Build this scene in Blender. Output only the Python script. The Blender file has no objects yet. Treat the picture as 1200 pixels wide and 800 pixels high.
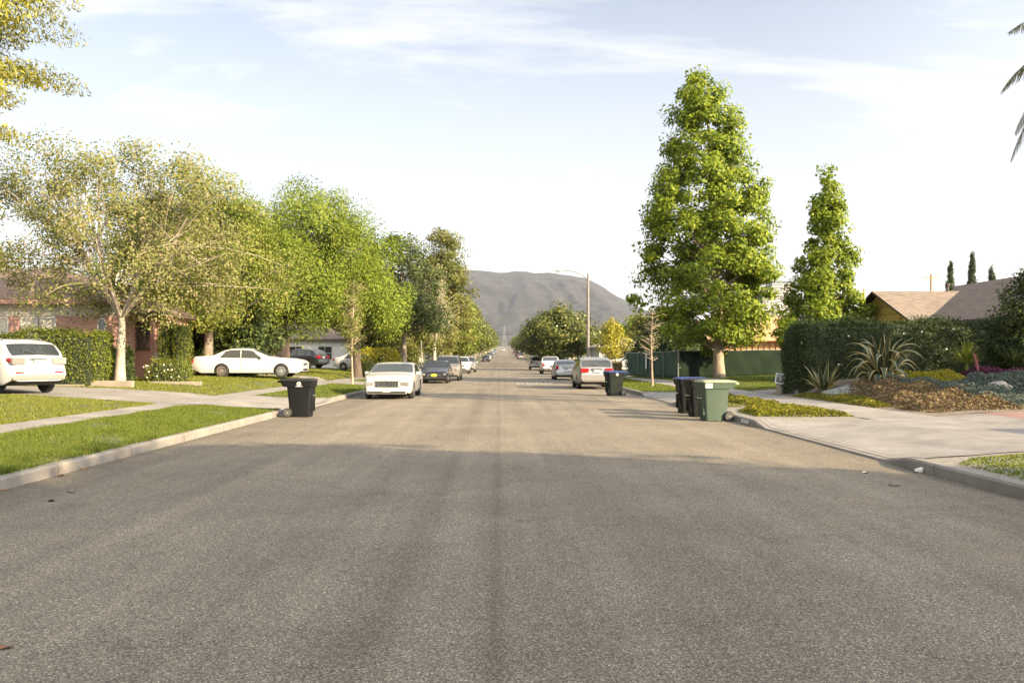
import bpy, bmesh, math, random
import numpy as np
from mathutils import Vector, Matrix
PI = math.pi
sc = bpy.context.scene
COL = sc.collection
R = math.radians

# ------------------------------------------------------------------ tags
def tag(o, label=None, cat=None, group=None, kind=None):
    if label: o['label'] = label
    if cat: o['category'] = cat
    if group: o['group'] = group
    if kind: o['kind'] = kind
    return o
def empty(name, loc=(0, 0, 0), rz=0):
    o = bpy.data.objects.new(name, None); COL.objects.link(o)
    o.location = loc; o.rotation_euler = (0, 0, rz); o.empty_display_size = .2
    return o
def copy_thing(o, loc, rz, scale=1.0, label=None, group=None):
    kids = {}
    for c in bpy.data.objects:
        if c.parent: kids.setdefault(c.parent.name, []).append(c)
    def cp(src, parent):
        c = src.copy(); COL.objects.link(c); c.parent = parent
        for k in kids.get(src.name, []): cp(k, c)
        return c
    c = cp(o, None)
    c.location = loc; c.rotation_euler = (0, 0, rz); c.scale = (scale,)*3 if not isinstance(scale, tuple) else scale
    if label: c['label'] = label
    if group: c['group'] = group
    return c

# ------------------------------------------------------------------ materials
def newmat(name):
    m = bpy.data.materials.new(name); m.use_nodes = True
    nt = m.node_tree
    return m, nt, nt.nodes, nt.links, nt.nodes['Principled BSDF']
def mat(name, col, rough=.6, metal=0.0, var=0.0, vscale=4.0, col2=None, bump=0.0, bscale=40.0, spec=.5, coat=0.0, stretch=None):
    m, nt, N, L, b = newmat(name)
    b.inputs['Base Color'].default_value = (*col, 1)
    b.inputs['Roughness'].default_value = rough
    b.inputs['Metallic'].default_value = metal
    b.inputs['Specular IOR Level'].default_value = spec
    b.inputs['Coat Weight'].default_value = coat
    if var or col2 or bump:
        tc = N.new('ShaderNodeTexCoord'); src = tc.outputs['Object']
        if stretch:
            mp = N.new('ShaderNodeMapping'); mp.inputs['Scale'].default_value = stretch
            L.new(src, mp.inputs['Vector']); src = mp.outputs['Vector']
    if var or col2:
        n = N.new('ShaderNodeTexNoise'); n.inputs['Scale'].default_value = vscale; n.inputs['Detail'].default_value = 6
        L.new(src, n.inputs['Vector'])
        r = N.new('ShaderNodeValToRGB')
        a = tuple(c*(1-var) for c in col); c2 = col2 if col2 else tuple(c*(1+var) for c in col)
        r.color_ramp.elements[0].position = .34; r.color_ramp.elements[0].color = (*a, 1)
        r.color_ramp.elements[1].position = .66; r.color_ramp.elements[1].color = (*c2, 1)
        L.new(n.outputs['Fac'], r.inputs['Fac']); L.new(r.outputs['Color'], b.inputs['Base Color'])
    if bump:
        n2 = N.new('ShaderNodeTexNoise'); n2.inputs['Scale'].default_value = bscale; n2.inputs['Detail'].default_value = 4
        L.new(src, n2.inputs['Vector'])
        bp = N.new('ShaderNodeBump'); bp.inputs['Strength'].default_value = bump; bp.inputs['Distance'].default_value = .02
        L.new(n2.outputs['Fac'], bp.inputs['Height']); L.new(bp.outputs['Normal'], b.inputs['Normal'])
    return m
def leafmat(name, cols, trans=.3, rough=.55):
    m, nt, N, L, b = newmat(name)
    g = N.new('ShaderNodeNewGeometry')
    r = N.new('ShaderNodeValToRGB'); e = r.color_ramp.elements
    e[0].position = 0; e[0].color = (*cols[0], 1); e[1].position = 1; e[1].color = (*cols[-1], 1)
    for i, c in enumerate(cols[1:-1]):
        x = e.new((i+1)/(len(cols)-1)); x.color = (*c, 1)
    L.new(g.outputs['Random Per Island'], r.inputs['Fac'])
    L.new(r.outputs['Color'], b.inputs['Base Color'])
    b.inputs['Roughness'].default_value = rough; b.inputs['Specular IOR Level'].default_value = .16
    if trans:
        t = N.new('ShaderNodeBsdfTranslucent')
        hs = N.new('ShaderNodeHueSaturation'); hs.inputs['Value'].default_value = 1.5; hs.inputs['Saturation'].default_value = 1.1
        L.new(r.outputs['Color'], hs.inputs['Color']); L.new(hs.outputs['Color'], t.inputs['Color'])
        mx = N.new('ShaderNodeMixShader'); mx.inputs['Fac'].default_value = trans
        L.new(b.outputs['BSDF'], mx.inputs[1]); L.new(t.outputs['BSDF'], mx.inputs[2])
        L.new(mx.outputs['Shader'], N['Material Output'].inputs['Surface'])
    return m

# ------------------------------------------------------------------ mesh builder
class MB:
    def __init__(s): s.v = []; s.f = []; s.m = []
    def add(s, vs, fs, mi=0):
        k = len(s.v); s.v += [tuple(map(float, v)) for v in vs]
        for f in fs: s.f.append(tuple(i+k for i in f)); s.m.append(mi)
        return s
    def box(s, c, d, mi=0, rz=0, taper=1.0):
        x, y, z = d[0]/2, d[1]/2, d[2]/2; vs = []
        for sz in (-1, 1):
            t = taper if sz > 0 else 1.0
            for sx, sy in ((-1, -1), (1, -1), (1, 1), (-1, 1)):
                px, py = sx*x*t, sy*y*t
                vs.append((c[0]+px*math.cos(rz)-py*math.sin(rz), c[1]+px*math.sin(rz)+py*math.cos(rz), c[2]+sz*z))
        return s.add(vs, [(3, 2, 1, 0), (4, 5, 6, 7), (0, 1, 5, 4), (1, 2, 6, 5), (2, 3, 7, 6), (3, 0, 4, 7)], mi)
    def span(s, a, b, mi=0):
        return s.box([(a[i]+b[i])/2 for i in range(3)], [abs(b[i]-a[i]) for i in range(3)], mi)
    def tube(s, pts, rad, n=8, mi=0, cap=True):
        pts = [Vector(p) for p in pts]
        if not hasattr(rad, '__len__'): rad = [rad]*len(pts)
        vs = []; fs = []
        up = Vector((0, 0, 1)) if abs((pts[-1]-pts[0]).normalized().z) < .9 else Vector((1, 0, 0))
        for i, p in enumerate(pts):
            t = (pts[min(i+1, len(pts)-1)]-pts[max(i-1, 0)]).normalized()
            a = t.cross(up).normalized(); b = a.cross(t)
            for k in range(n):
                an = 2*PI*k/n
                vs.append(p+(a*math.cos(an)+b*math.sin(an))*rad[i])
        for i in range(len(pts)-1):
            for k in range(n):
                k2 = (k+1) % n
                fs.append((i*n+k, i*n+k2, (i+1)*n+k2, (i+1)*n+k))
        if cap:
            fs.append(tuple(range(n-1, -1, -1))); fs.append(tuple((len(pts)-1)*n+k for k in range(n)))
        return s.add(vs, fs, mi)
    def lathe(s, prof, n=24, axis='z', c=(0, 0, 0), mi=0):
        vs = []; fs = []
        for r, h in prof:
            for k in range(n):
                a = 2*PI*k/n; x, y = r*math.cos(a), r*math.sin(a)
                p = (x, y, h) if axis == 'z' else ((x, h, y) if axis == 'y' else (h, x, y))
                vs.append((p[0]+c[0], p[1]+c[1], p[2]+c[2]))
        for i in range(len(prof)-1):
            for k in range(n):
                k2 = (k+1) % n; fs.append((i*n+k, i*n+k2, (i+1)*n+k2, (i+1)*n+k))
        fs.append(tuple(range(n-1, -1, -1))); fs.append(tuple((len(prof)-1)*n+k for k in range(n)))
        return s.add(vs, fs, mi)
    def loft(s, rings, mi=0, cap=True):
        n = len(rings[0]); vs = [p for r in rings for p in r]; fs = []
        for i in range(len(rings)-1):
            for k in range(n):
                k2 = (k+1) % n; fs.append((i*n+k, i*n+k2, (i+1)*n+k2, (i+1)*n+k))
        if cap: fs.append(tuple(range(n-1, -1, -1))); fs.append(tuple((len(rings)-1)*n+k for k in range(n)))
        return s.add(vs, fs, mi)
    def grid(s, P, mi=0):
        P = np.asarray(P); a, b = P.shape[:2]
        fs = [(i*b+j, i*b+j+1, (i+1)*b+j+1, (i+1)*b+j) for i in range(a-1) for j in range(b-1)]
        return s.add(P.reshape(-1, 3), fs, mi)
    def mesh(s, name, mats, smooth=None, fix=True):
        me = bpy.data.meshes.new(name); me.from_pydata(s.v, [], s.f)
        for m in (mats if isinstance(mats, (list, tuple)) else [mats]): me.materials.append(m)
        me.polygons.foreach_set('material_index', s.m)
        if fix:
            bm = bmesh.new(); bm.from_mesh(me); bmesh.ops.recalc_face_normals(bm, faces=bm.faces); bm.to_mesh(me); bm.free()
        if smooth:
            me.polygons.foreach_set('use_smooth', [True]*len(me.polygons)); me.set_sharp_from_angle(angle=R(smooth))
        me.update(); return me
    def build(s, name, mats, parent=None, smooth=None, fix=True, bevel=0):
        o = bpy.data.objects.new(name, s.mesh(name, mats, smooth, fix)); COL.objects.link(o); o.parent = parent
        if bevel:
            b = o.modifiers.new('b', 'BEVEL'); b.width = bevel; b.segments = 2; b.limit_method = 'ANGLE'
        return o
def np_mesh(name, V, F, mats, mi=None, smooth=False):
    me = bpy.data.meshes.new(name); k = F.shape[1]
    me.vertices.add(len(V)); me.vertices.foreach_set('co', V.astype(np.float32).ravel())
    me.loops.add(F.size); me.loops.foreach_set('vertex_index', F.astype(np.int32).ravel())
    me.polygons.add(len(F)); me.polygons.foreach_set('loop_start', np.arange(0, F.size, k, dtype=np.int32))
    for m in (mats if isinstance(mats, (list, tuple)) else [mats]): me.materials.append(m)
    if mi is not None: me.polygons.foreach_set('material_index', mi.astype(np.int32))
    if smooth: me.polygons.foreach_set('use_smooth', np.ones(len(F), bool))
    me.update(calc_edges=True); me.validate(); return me
def link(name, me, parent=None):
    o = bpy.data.objects.new(name, me); COL.objects.link(o); o.parent = parent; return o

# ------------------------------------------------------------------ terrain
def sstep(a, b, x):
    t = np.clip((np.asarray(x, float)-a)/(b-a), 0, 1); return t*t*(3-2*t)
def zr(Y):
    Y = np.asarray(Y, float)
    q = .016*(np.clip(Y, 100, 230)-100)**2/260
    return q+.016*(np.clip(Y, 230, 1700)-230)
def dr(Y): return .006*np.clip(np.asarray(Y, float)-30, 0, None)      # the street drifts a little to the right
LK, RK = -6.19, 6.10                   # kerb faces
APR = [(-1, 25.2, 31.2), (1, 13.3, 20.0), (1, 30.0, 36.5), (-1, 46, 51)]    # driveway aprons (side, y0, y1)
def zt(X, Y):
    X = np.asarray(X, float); Y = np.asarray(Y, float); x = X-dr(Y)
    near = np.interp(-x, [6.2, 6.6, 8.6, 9.07, 10.3, 11.5, 14, 20, 40], [.15, .16, .26, .25, .27, .36, .52, .66, .9])
    far = np.interp(-x, [6.2, 6.6, 8.6, 9.07, 10.3, 11.0, 14, 20, 40], [.15, .16, .24, .25, .28, .58, .70, .85, 1.0])
    w = sstep(28, 38, Y)*(1-sstep(48, 56, Y)*.5)
    left = near*(1-w)+far*w
    right = np.interp(x, [6.1, 6.5, 8.7, 10.6, 12, 18, 40], [.15, .16, .2, .22, .32, .45, .6])
    bed = .55*sstep(21.3, 30, Y)*(1-sstep(33.2, 35.0, Y))*sstep(10.7, 13.0, x)
    z = np.where(x < 0, left, right+bed)
    for s, a, b in APR:
        k = sstep(a-.7, a+.5, Y)*(1-sstep(b-.5, b+.7, Y))
        edge = 6.19 if s < 0 else 6.1
        rise = np.clip((np.abs(x)-edge)/2.6, 0, 1)
        k = np.where((x*s > 0) & (np.abs(x) < edge+2.6), k, 0)
        z = z*(1-k)+k*(.02+rise*(z-.02))
    return z+zr(Y)
YS = np.concatenate([np.arange(-40, 8, 2.0), np.arange(8, 62, .4), np.arange(62, 120, 2.0), np.arange(120, 300, 8.0), np.arange(300, 1500, 40.0)])
def sheet(name, m, x0, x1, ya, yb, dz=0.0, nx=8, zf=None, kind='structure', label=None):
    ys = np.unique(np.concatenate([[ya], YS[(YS > ya) & (YS < yb)], [yb]]))
    f0 = x0 if callable(x0) else (lambda y: x0); f1 = x1 if callable(x1) else (lambda y: x1)
    P = np.zeros((len(ys), nx+1, 3))
    for i, y in enumerate(ys):
        xs = np.linspace(f0(y), f1(y), nx+1)+float(dr(y)); P[i, :, 0] = xs; P[i, :, 1] = y
        P[i, :, 2] = (zf(xs, y) if zf else zt(xs, np.full_like(xs, y)))+dz
    V = P.reshape(-1, 3); a, b = P.shape[:2]
    I = np.arange(a*b).reshape(a, b)
    F = np.stack([I[:-1, :-1], I[:-1, 1:], I[1:, 1:], I[1:, :-1]], -1).reshape(-1, 4)
    o = link(name, np_mesh(name, V, F, m, smooth=True)); tag(o, kind=kind)
    if label: o['label'] = label
    return o

def asphalt():
    m, nt, N, L, b = newmat('asphalt')
    tc = N.new('ShaderNodeTexCoord'); sep = N.new('ShaderNodeSeparateXYZ'); L.new(tc.outputs['Object'], sep.inputs[0])
    def noise(scale, det, stretch=None, rough=.6):
        n = N.new('ShaderNodeTexNoise'); n.inputs['Scale'].default_value = scale; n.inputs['Detail'].default_value = det; n.inputs['Roughness'].default_value = rough
        if stretch:
            mp = N.new('ShaderNodeMapping'); mp.inputs['Scale'].default_value = stretch; L.new(tc.outputs['Object'], mp.inputs['Vector']); L.new(mp.outputs['Vector'], n.inputs['Vector'])
        else: L.new(tc.outputs['Object'], n.inputs['Vector'])
        return n.outputs['Fac']
    def ramp(fac, els):
        r = N.new('ShaderNodeValToRGB'); e = r.color_ramp.elements
        while len(e) < len(els): e.new(.5)
        for i, (p, c) in enumerate(els): e[i].position = p; e[i].color = (*c, 1) if hasattr(c, '__len__') else (c, c, c, 1)
        L.new(fac, r.inputs['Fac']); return r.outputs['Color']
    def mix(mode, fac, A, B):
        x = N.new('ShaderNodeMix'); x.data_type = 'RGBA'; x.blend_type = mode
        if hasattr(fac, 'is_linked'): L.new(fac, x.inputs['Factor'])
        else: x.inputs['Factor'].default_value = fac
        L.new(A, x.inputs['A'])
        if hasattr(B, 'is_linked'): L.new(B, x.inputs['B'])
        else: x.inputs['B'].default_value = (*B, 1)
        return x.outputs['Result']
    vor = N.new('ShaderNodeTexVoronoi'); vor.inputs['Scale'].default_value = 112; L.new(tc.outputs['Object'], vor.inputs['Vector'])
    speck = ramp(vor.outputs['Color'], [(.08, (.062, .052, .038)), (.42, (.148, .124, .090)), (.72, (.226, .190, .139)), (.95, (.47, .40, .29))])
    fine = ramp(noise(48, 6), [(.3, .66), (.7, 1.34)])
    c = mix('MULTIPLY', 1.0, speck, fine)
    big = ramp(noise(.45, 7), [(.3, .80), (.7, 1.18)]); c = mix('MULTIPLY', 1.0, c, big)
    strk = ramp(noise(1.0, 5, (1.8, .05, 1)), [(.3, .80), (.7, 1.16)]); c = mix('MULTIPLY', 1.0, c, strk)
    # wheel tracks, seam and gutter grime by distance from the crown of the street
    mr = N.new('ShaderNodeMapRange'); mr.inputs['From Min'].default_value = -6.4; mr.inputs['From Max'].default_value = 6.4
    wob = N.new('ShaderNodeMath'); wob.operation = 'MULTIPLY_ADD'; L.new(noise(1.2, 3), wob.inputs[0]); wob.inputs[1].default_value = .12; L.new(sep.outputs['X'], wob.inputs[2])
    L.new(wob.outputs[0], mr.inputs['Value'])
    f = lambda x: (x+6.4+.06)/12.8
    els = [(f(-6.2), .72), (f(-5.4), .9), (f(-3.4), 1.05), (f(-1.1), 1.0), (f(-.72), .83), (f(-.5), 1.0), (f(-.1), 1.0), (f(-.02), .78), (f(.06), 1.0), (f(1.2), .95), (f(2.6), 1.0), (f(4.6), 1.06), (f(6.1), .8)]
    r = ramp(mr.outputs['Result'], els); c = mix('MULTIPLY', 1.0, c, r)
    # pollen and sand washed to the right side
    sand = ramp(noise(2.2, 7, (1, .35, 1), .75), [(.5, 0.0), (.72, .55)])
    side = ramp(mr.outputs['Result'], [(f(2.6), 0.0), (f(4.2), 1.0), (f(5.6), .6), (f(6.1), .9)])
    sf = mix('MULTIPLY', 1.0, sand, side); c = mix('MIX', sf, c, (.27, .21, .12))
    # hairline cracks and oil spots
    v2 = N.new('ShaderNodeTexVoronoi'); v2.feature = 'DISTANCE_TO_EDGE'; v2.inputs['Scale'].default_value = .28
    mp = N.new('ShaderNodeMapping'); nz = N.new('ShaderNodeTexNoise'); nz.inputs['Scale'].default_value = 1.5; nz.inputs['Detail'].default_value = 6
    L.new(tc.outputs['Object'], nz.inputs['Vector'])
    va = N.new('ShaderNodeVectorMath'); va.operation = 'MULTIPLY_ADD'; L.new(nz.outputs['Color'], va.inputs[0]); va.inputs[1].default_value = (1.6, 1.6, 0); L.new(tc.outputs['Object'], va.inputs[2])
    L.new(va.outputs[0], v2.inputs['Vector'])
    crk = ramp(v2.outputs['Distance'], [(0, .45), (.004, .8), (.012, 1.0)]); c = mix('MULTIPLY', .42, c, crk)
    oil = ramp(noise(.9, 4), [(.62, 1.0), (.74, .66)]); c = mix('MULTIPLY', 1.0, c, oil)
    L.new(c, b.inputs['Base Color']); b.inputs['Roughness'].default_value = .88; b.inputs['Specular IOR Level'].default_value = .3
    bp = N.new('ShaderNodeBump'); bp.inputs['Strength'].default_value = .5; bp.inputs['Distance'].default_value = .006
    L.new(vor.outputs['Distance'], bp.inputs['Height']); L.new(bp.outputs['Normal'], b.inputs['Normal'])
    return m
def concrete(name, col, joint=None, ang=0):
    m, nt, N, L, b = newmat(name)
    tc = N.new('ShaderNodeTexCoord')
    n = N.new('ShaderNodeTexNoise'); n.inputs['Scale'].default_value = 1.1; n.inputs['Detail'].default_value = 8; n.inputs['Roughness'].default_value = .7
    L.new(tc.outputs['Object'], n.inputs['Vector'])
    r = N.new('ShaderNodeValToRGB'); r.color_ramp.elements[0].position = .3; r.color_ramp.elements[1].position = .7
    r.color_ramp.elements[0].color = (*[c*.62 for c in col], 1); r.color_ramp.elements[1].color = (*[c*1.14 for c in col], 1)
    L.new(n.outputs['Fac'], r.inputs['Fac']); out = r.outputs['Color']
    n3 = N.new('ShaderNodeTexNoise'); n3.inputs['Scale'].default_value = 45; n3.inputs['Detail'].default_value = 3; L.new(tc.outputs['Object'], n3.inputs['Vector'])
    r3 = N.new('ShaderNodeValToRGB'); r3.color_ramp.elements[0].color = (.75, .75, .75, 1); r3.color_ramp.elements[1].color = (1.25, 1.25, 1.25, 1)
    L.new(n3.outputs['Fac'], r3.inputs['Fac'])
    mx = N.new('ShaderNodeMix'); mx.data_type = 'RGBA'; mx.blend_type = 'MULTIPLY'; mx.inputs['Factor'].default_value = 1
    L.new(out, mx.inputs['A']); L.new(r3.outputs['Color'], mx.inputs['B']); out = mx.outputs['Result']
    if joint:
        br = N.new('ShaderNodeTexBrick'); br.offset = 0; br.inputs['Scale'].default_value = 1
        br.inputs['Brick Width'].default_value = joint[0]; br.inputs['Row Height'].default_value = joint[1]; br.inputs['Mortar Size'].default_value = .012; br.inputs['Mortar Smooth'].default_value = .3
        br.inputs['Color1'].default_value = (1, 1, 1, 1); br.inputs['Color2'].default_value = (.93, .93, .93, 1); br.inputs['Mortar'].default_value = (.45, .43, .4, 1)
        L.new(tc.outputs['Object'], br.inputs['Vector'])
        m2 = N.new('ShaderNodeMix'); m2.data_type = 'RGBA'; m2.blend_type = 'MULTIPLY'; m2.inputs['Factor'].default_value = 1
        L.new(out, m2.inputs['A']); L.new(br.outputs['Color'], m2.inputs['B']); out = m2.outputs['Result']
    L.new(out, b.inputs['Base Color']); b.inputs['Roughness'].default_value = .85; b.inputs['Specular IOR Level'].default_value = .3
    bp = N.new('ShaderNodeBump'); bp.inputs['Strength'].default_value = .25; bp.inputs['Distance'].default_value = .008
    L.new(n3.outputs['Fac'], bp.inputs['Height']); L.new(bp.outputs['Normal'], b.inputs['Normal'])
    return m
M = {}
M['asphalt'] = asphalt()
M['walk'] = concrete('sidewalk_concrete', (.285, .26, .228), (40, 1.5))
M['drive'] = concrete('driveway_concrete', (.275, .252, .222), (3.2, 3.1))
M['pink'] = concrete('pink_concrete', (.28, .17, .135))
M['kerb'] = concrete('kerb_concrete', (.25, .225, .19), (50, 2.4))
M['lawn'] = mat('lawn_base', (.06, .078, .018), .9, var=.3, vscale=1.3, col2=(.115, .115, .035), bump=.6, bscale=60)
M['dirt'] = mat('dry_soil', (.16, .125, .085), .95, var=.35, vscale=3, bump=.8, bscale=30)
M['gravel'] = mat('grey_gravel', (.22, .20, .16), .95, var=.4, vscale=28, bump=1.0, bscale=45)
M['ground'] = mat('far_ground', (.13, .13, .06), .95, var=.4, vscale=.06)

# ground sheet to the horizon, a hand's breadth below everything laid on it
gx = np.concatenate([np.linspace(-5400, -60, 20), np.linspace(-40, 40, 17), np.linspace(60, 5400, 20)])
gy = np.concatenate([np.linspace(-900, -40, 6), np.arange(0, 120, 4.0), np.arange(120, 320, 20.0), np.linspace(320, 5400, 60)])
GX, GY = np.meshgrid(gx, gy)
GZ = zt(np.clip(GX, -40, 40)+0*GY, GY)-.45-.5*(np.abs(GX) > 50)
I = np.arange(GX.size).reshape(GX.shape)
F = np.stack([I[:-1, :-1], I[:-1, 1:], I[1:, 1:], I[1:, :-1]], -1).reshape(-1, 4)
o = link('ground', np_mesh('ground', np.stack([GX, GY, GZ], -1).reshape(-1, 3), F, M['ground'], smooth=True)); tag(o, kind='structure')

zroad = lambda xs, y: np.full_like(xs, float(zr(y)))
sheet('road', M['asphalt'], LK-.05, RK+.05, -40, 1460, 0, 10, zroad)
sheet('grass_verge', M['lawn'], -9.07, LK-.15, -40, 1460, 0, 8)
sheet('sidewalk', M['walk'], -10.3, -9.07, -40, 1460, .006, 4)
sheet('front_lawn', M['lawn'], -44, -10.3, -40, 1460, 0, 60)
sheet('grass_verge', M['gravel'], RK+.15, 8.7, -40, 36, 0, 8)
sheet('grass_verge', M['lawn'], RK+.15, 8.7, 36, 1460, 0, 8)
sheet('sidewalk', M['walk'], 8.7, 10.6, -40, 1460, .006, 4)
sheet('garden_soil', M['dirt'], 10.6, 44, 20.9, 35.2, 0, 50)
sheet('front_lawn', M['lawn'], 10.6, 44, 35.2, 1460, 0, 30)
sheet('front_lawn', M['lawn'], 10.6, 44, -40, 13.4, 0, 30)
sheet('driveway_strip', M['dirt'], 10.6, 44, 13.4, 20.9, 0, 20)
# driveways and their flared aprons
def apron(side, ya, yb):
    e = 6.19 if side < 0 else 6.1; out = 9.07 if side < 0 else 8.7
    ys = np.arange(ya-1.0, yb+1.01, .25); P = []
    for u in np.linspace(.06, 1, 9):
        fl = 1.0-.9*min(1, u*1.6) if u < .62 else .1
        yy = ya-fl+.2+(yb-ya+2*fl-.4)*np.linspace(0, 1, 40)
        x = side*(e+u*(out-e)); xs = np.full_like(yy, x)+dr(yy)
        P.append(np.stack([xs, yy, zt(xs, yy)+.014], -1))
    b = MB(); b.grid(np.array(P)); o = b.build('driveway_apron', M['drive'], smooth=60); tag(o, kind='structure')
    for p in o.data.polygons:
        if p.normal.z < 0: o.data.flip_normals(); break
for s, a, b_ in APR: apron(s, a, b_)
sheet('driveway', M['drive'], -26, -9.07, 25.6, 30.6, .013, 30)
sheet('driveway', M['drive'], -26, -10.3, 46.6, 50.4, .013, 30)
sheet('driveway', M['drive'], 8.7, 11.6, 13.6, 20.6, .012, 8)
sheet('driveway', M['pink'], 11.6, 24, 13.6, 20.6, .012, 20)
sheet('driveway', M['drive'], 10.6, 13.5, 30.6+2.6, 36.2, .013, 12)

def kerb(side):
    e = 6.19 if side < 0 else 6.1
    ys = np.unique(np.concatenate([YS, [1460], np.arange(11.5, 53, .1)])); rings = []
    for y in ys:
        x = float(dr(y)); z = float(zr(y)); h = max(.022, float(zt(side*(e+.165)+x, y))-z+.003); f = min(.03, h*.4)
        rings.append([(x+side*e, y, z-.1), (x+side*(e+.012), y, z+h-f), (x+side*(e+.012+f), y, z+h), (x+side*(e+.165), y, z+h+.004), (x+side*(e+.165), y, z-.1)])
    b = MB(); b.loft(rings); o = b.build('kerb', M['kerb'], smooth=40); tag(o, kind='structure')
kerb(-1); kerb(1)
# painted street markings: worn white stencil strokes, seen at a grazing angle
M['paint'] = mat('road_paint', (.55, .53, .48), .8, var=.25, vscale=9, col2=(.28, .26, .23))
rng = random.Random(5)
b = MB()
x = 1.15
for i in range(8):
    w = .2+.05*rng.random()
    y0, y1 = 52.8, 56.4
    b.add([(x, y0, .006), (x+w*.35, y0, .006), (x+w*.35, y1, .006), (x, y1, .006)], [(0, 1, 2, 3)])
    if i % 2 == 0: b.add([(x+w*.35, y1-.8, .006), (x+w, y1-.8, .006), (x+w, y1, .006), (x+w*.35, y1, .006)], [(0, 1, 2, 3)])
    if i % 3 != 1: b.add([(x+w*.35, y0, .006), (x+w, y0, .006), (x+w, y0+.8, .006), (x+w*.35, y0+.8, .006)], [(0, 1, 2, 3)])
    x += .30
for (xa, xb, ya, yb) in ((1.1, 3.6, 67.0, 67.7), (1.3, 2.2, 65.4, 66.2), (2.5, 3.0, 65.6, 66.3)):
    b.add([(xa, ya, .006), (xb, ya, .006), (xb, yb, .006), (xa, yb, .006)], [(0, 1, 2, 3)])
o = b.build('road_marking', M['paint']); tag(o, kind='structure')

# ------------------------------------------------------------------ common materials
M['white_paint'] = mat('white_car_paint', (.50, .485, .46), .3, coat=.6)
M['cream_paint'] = mat('cream_car_paint', (.42, .40, .355), .3, coat=.6)
M['silver_paint'] = mat('silver_car_paint', (.30, .29, .27), .32, metal=.55, coat=.5)
M['champ_paint'] = mat('champagne_car_paint', (.28, .25, .21), .32, metal=.5, coat=.5)
M['black_paint'] = mat('black_car_paint', (.012, .012, .014), .22, coat=.8)
M['dark_paint'] = mat('dark_blue_car_paint', (.03, .035, .05), .25, coat=.8)
M['red_paint'] = mat('red_car_paint', (.35, .03, .03), .3, coat=.6)
M['glass'] = mat('car_glass', (.018, .022, .022), .04, spec=.9)
M['glass2'] = mat('pale_car_glass', (.045, .05, .046), .06, spec=.9)
M['tyre'] = mat('tyre_rubber', (.018, .017, .016), .85, bump=.3, bscale=60)
M['rim'] = mat('wheel_alloy', (.55, .54, .51), .3, metal=.9)
M['blackp'] = mat('black_trim', (.015, .015, .015), .6)
M['greyp'] = mat('grey_trim', (.16, .15, .13), .6)
M['chrome'] = mat('chrome', (.7, .69, .66), .15, metal=1.0)
M['red_lens'] = mat('red_lens', (.26, .008, .010), .12, coat=.5)
M['clear_lens'] = mat('clear_lens', (.17, .165, .15), .1, spec=.9, coat=.5)
M['amber'] = mat('amber_lens', (.6, .22, .03), .2)
M['plate'] = mat('licence_plate', (.30, .30, .31), .5)
M['yplate'] = mat('yellow_plate', (.72, .62, .03), .5)
M['seam'] = mat('door_gap', (.05, .048, .045), .8)

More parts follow.
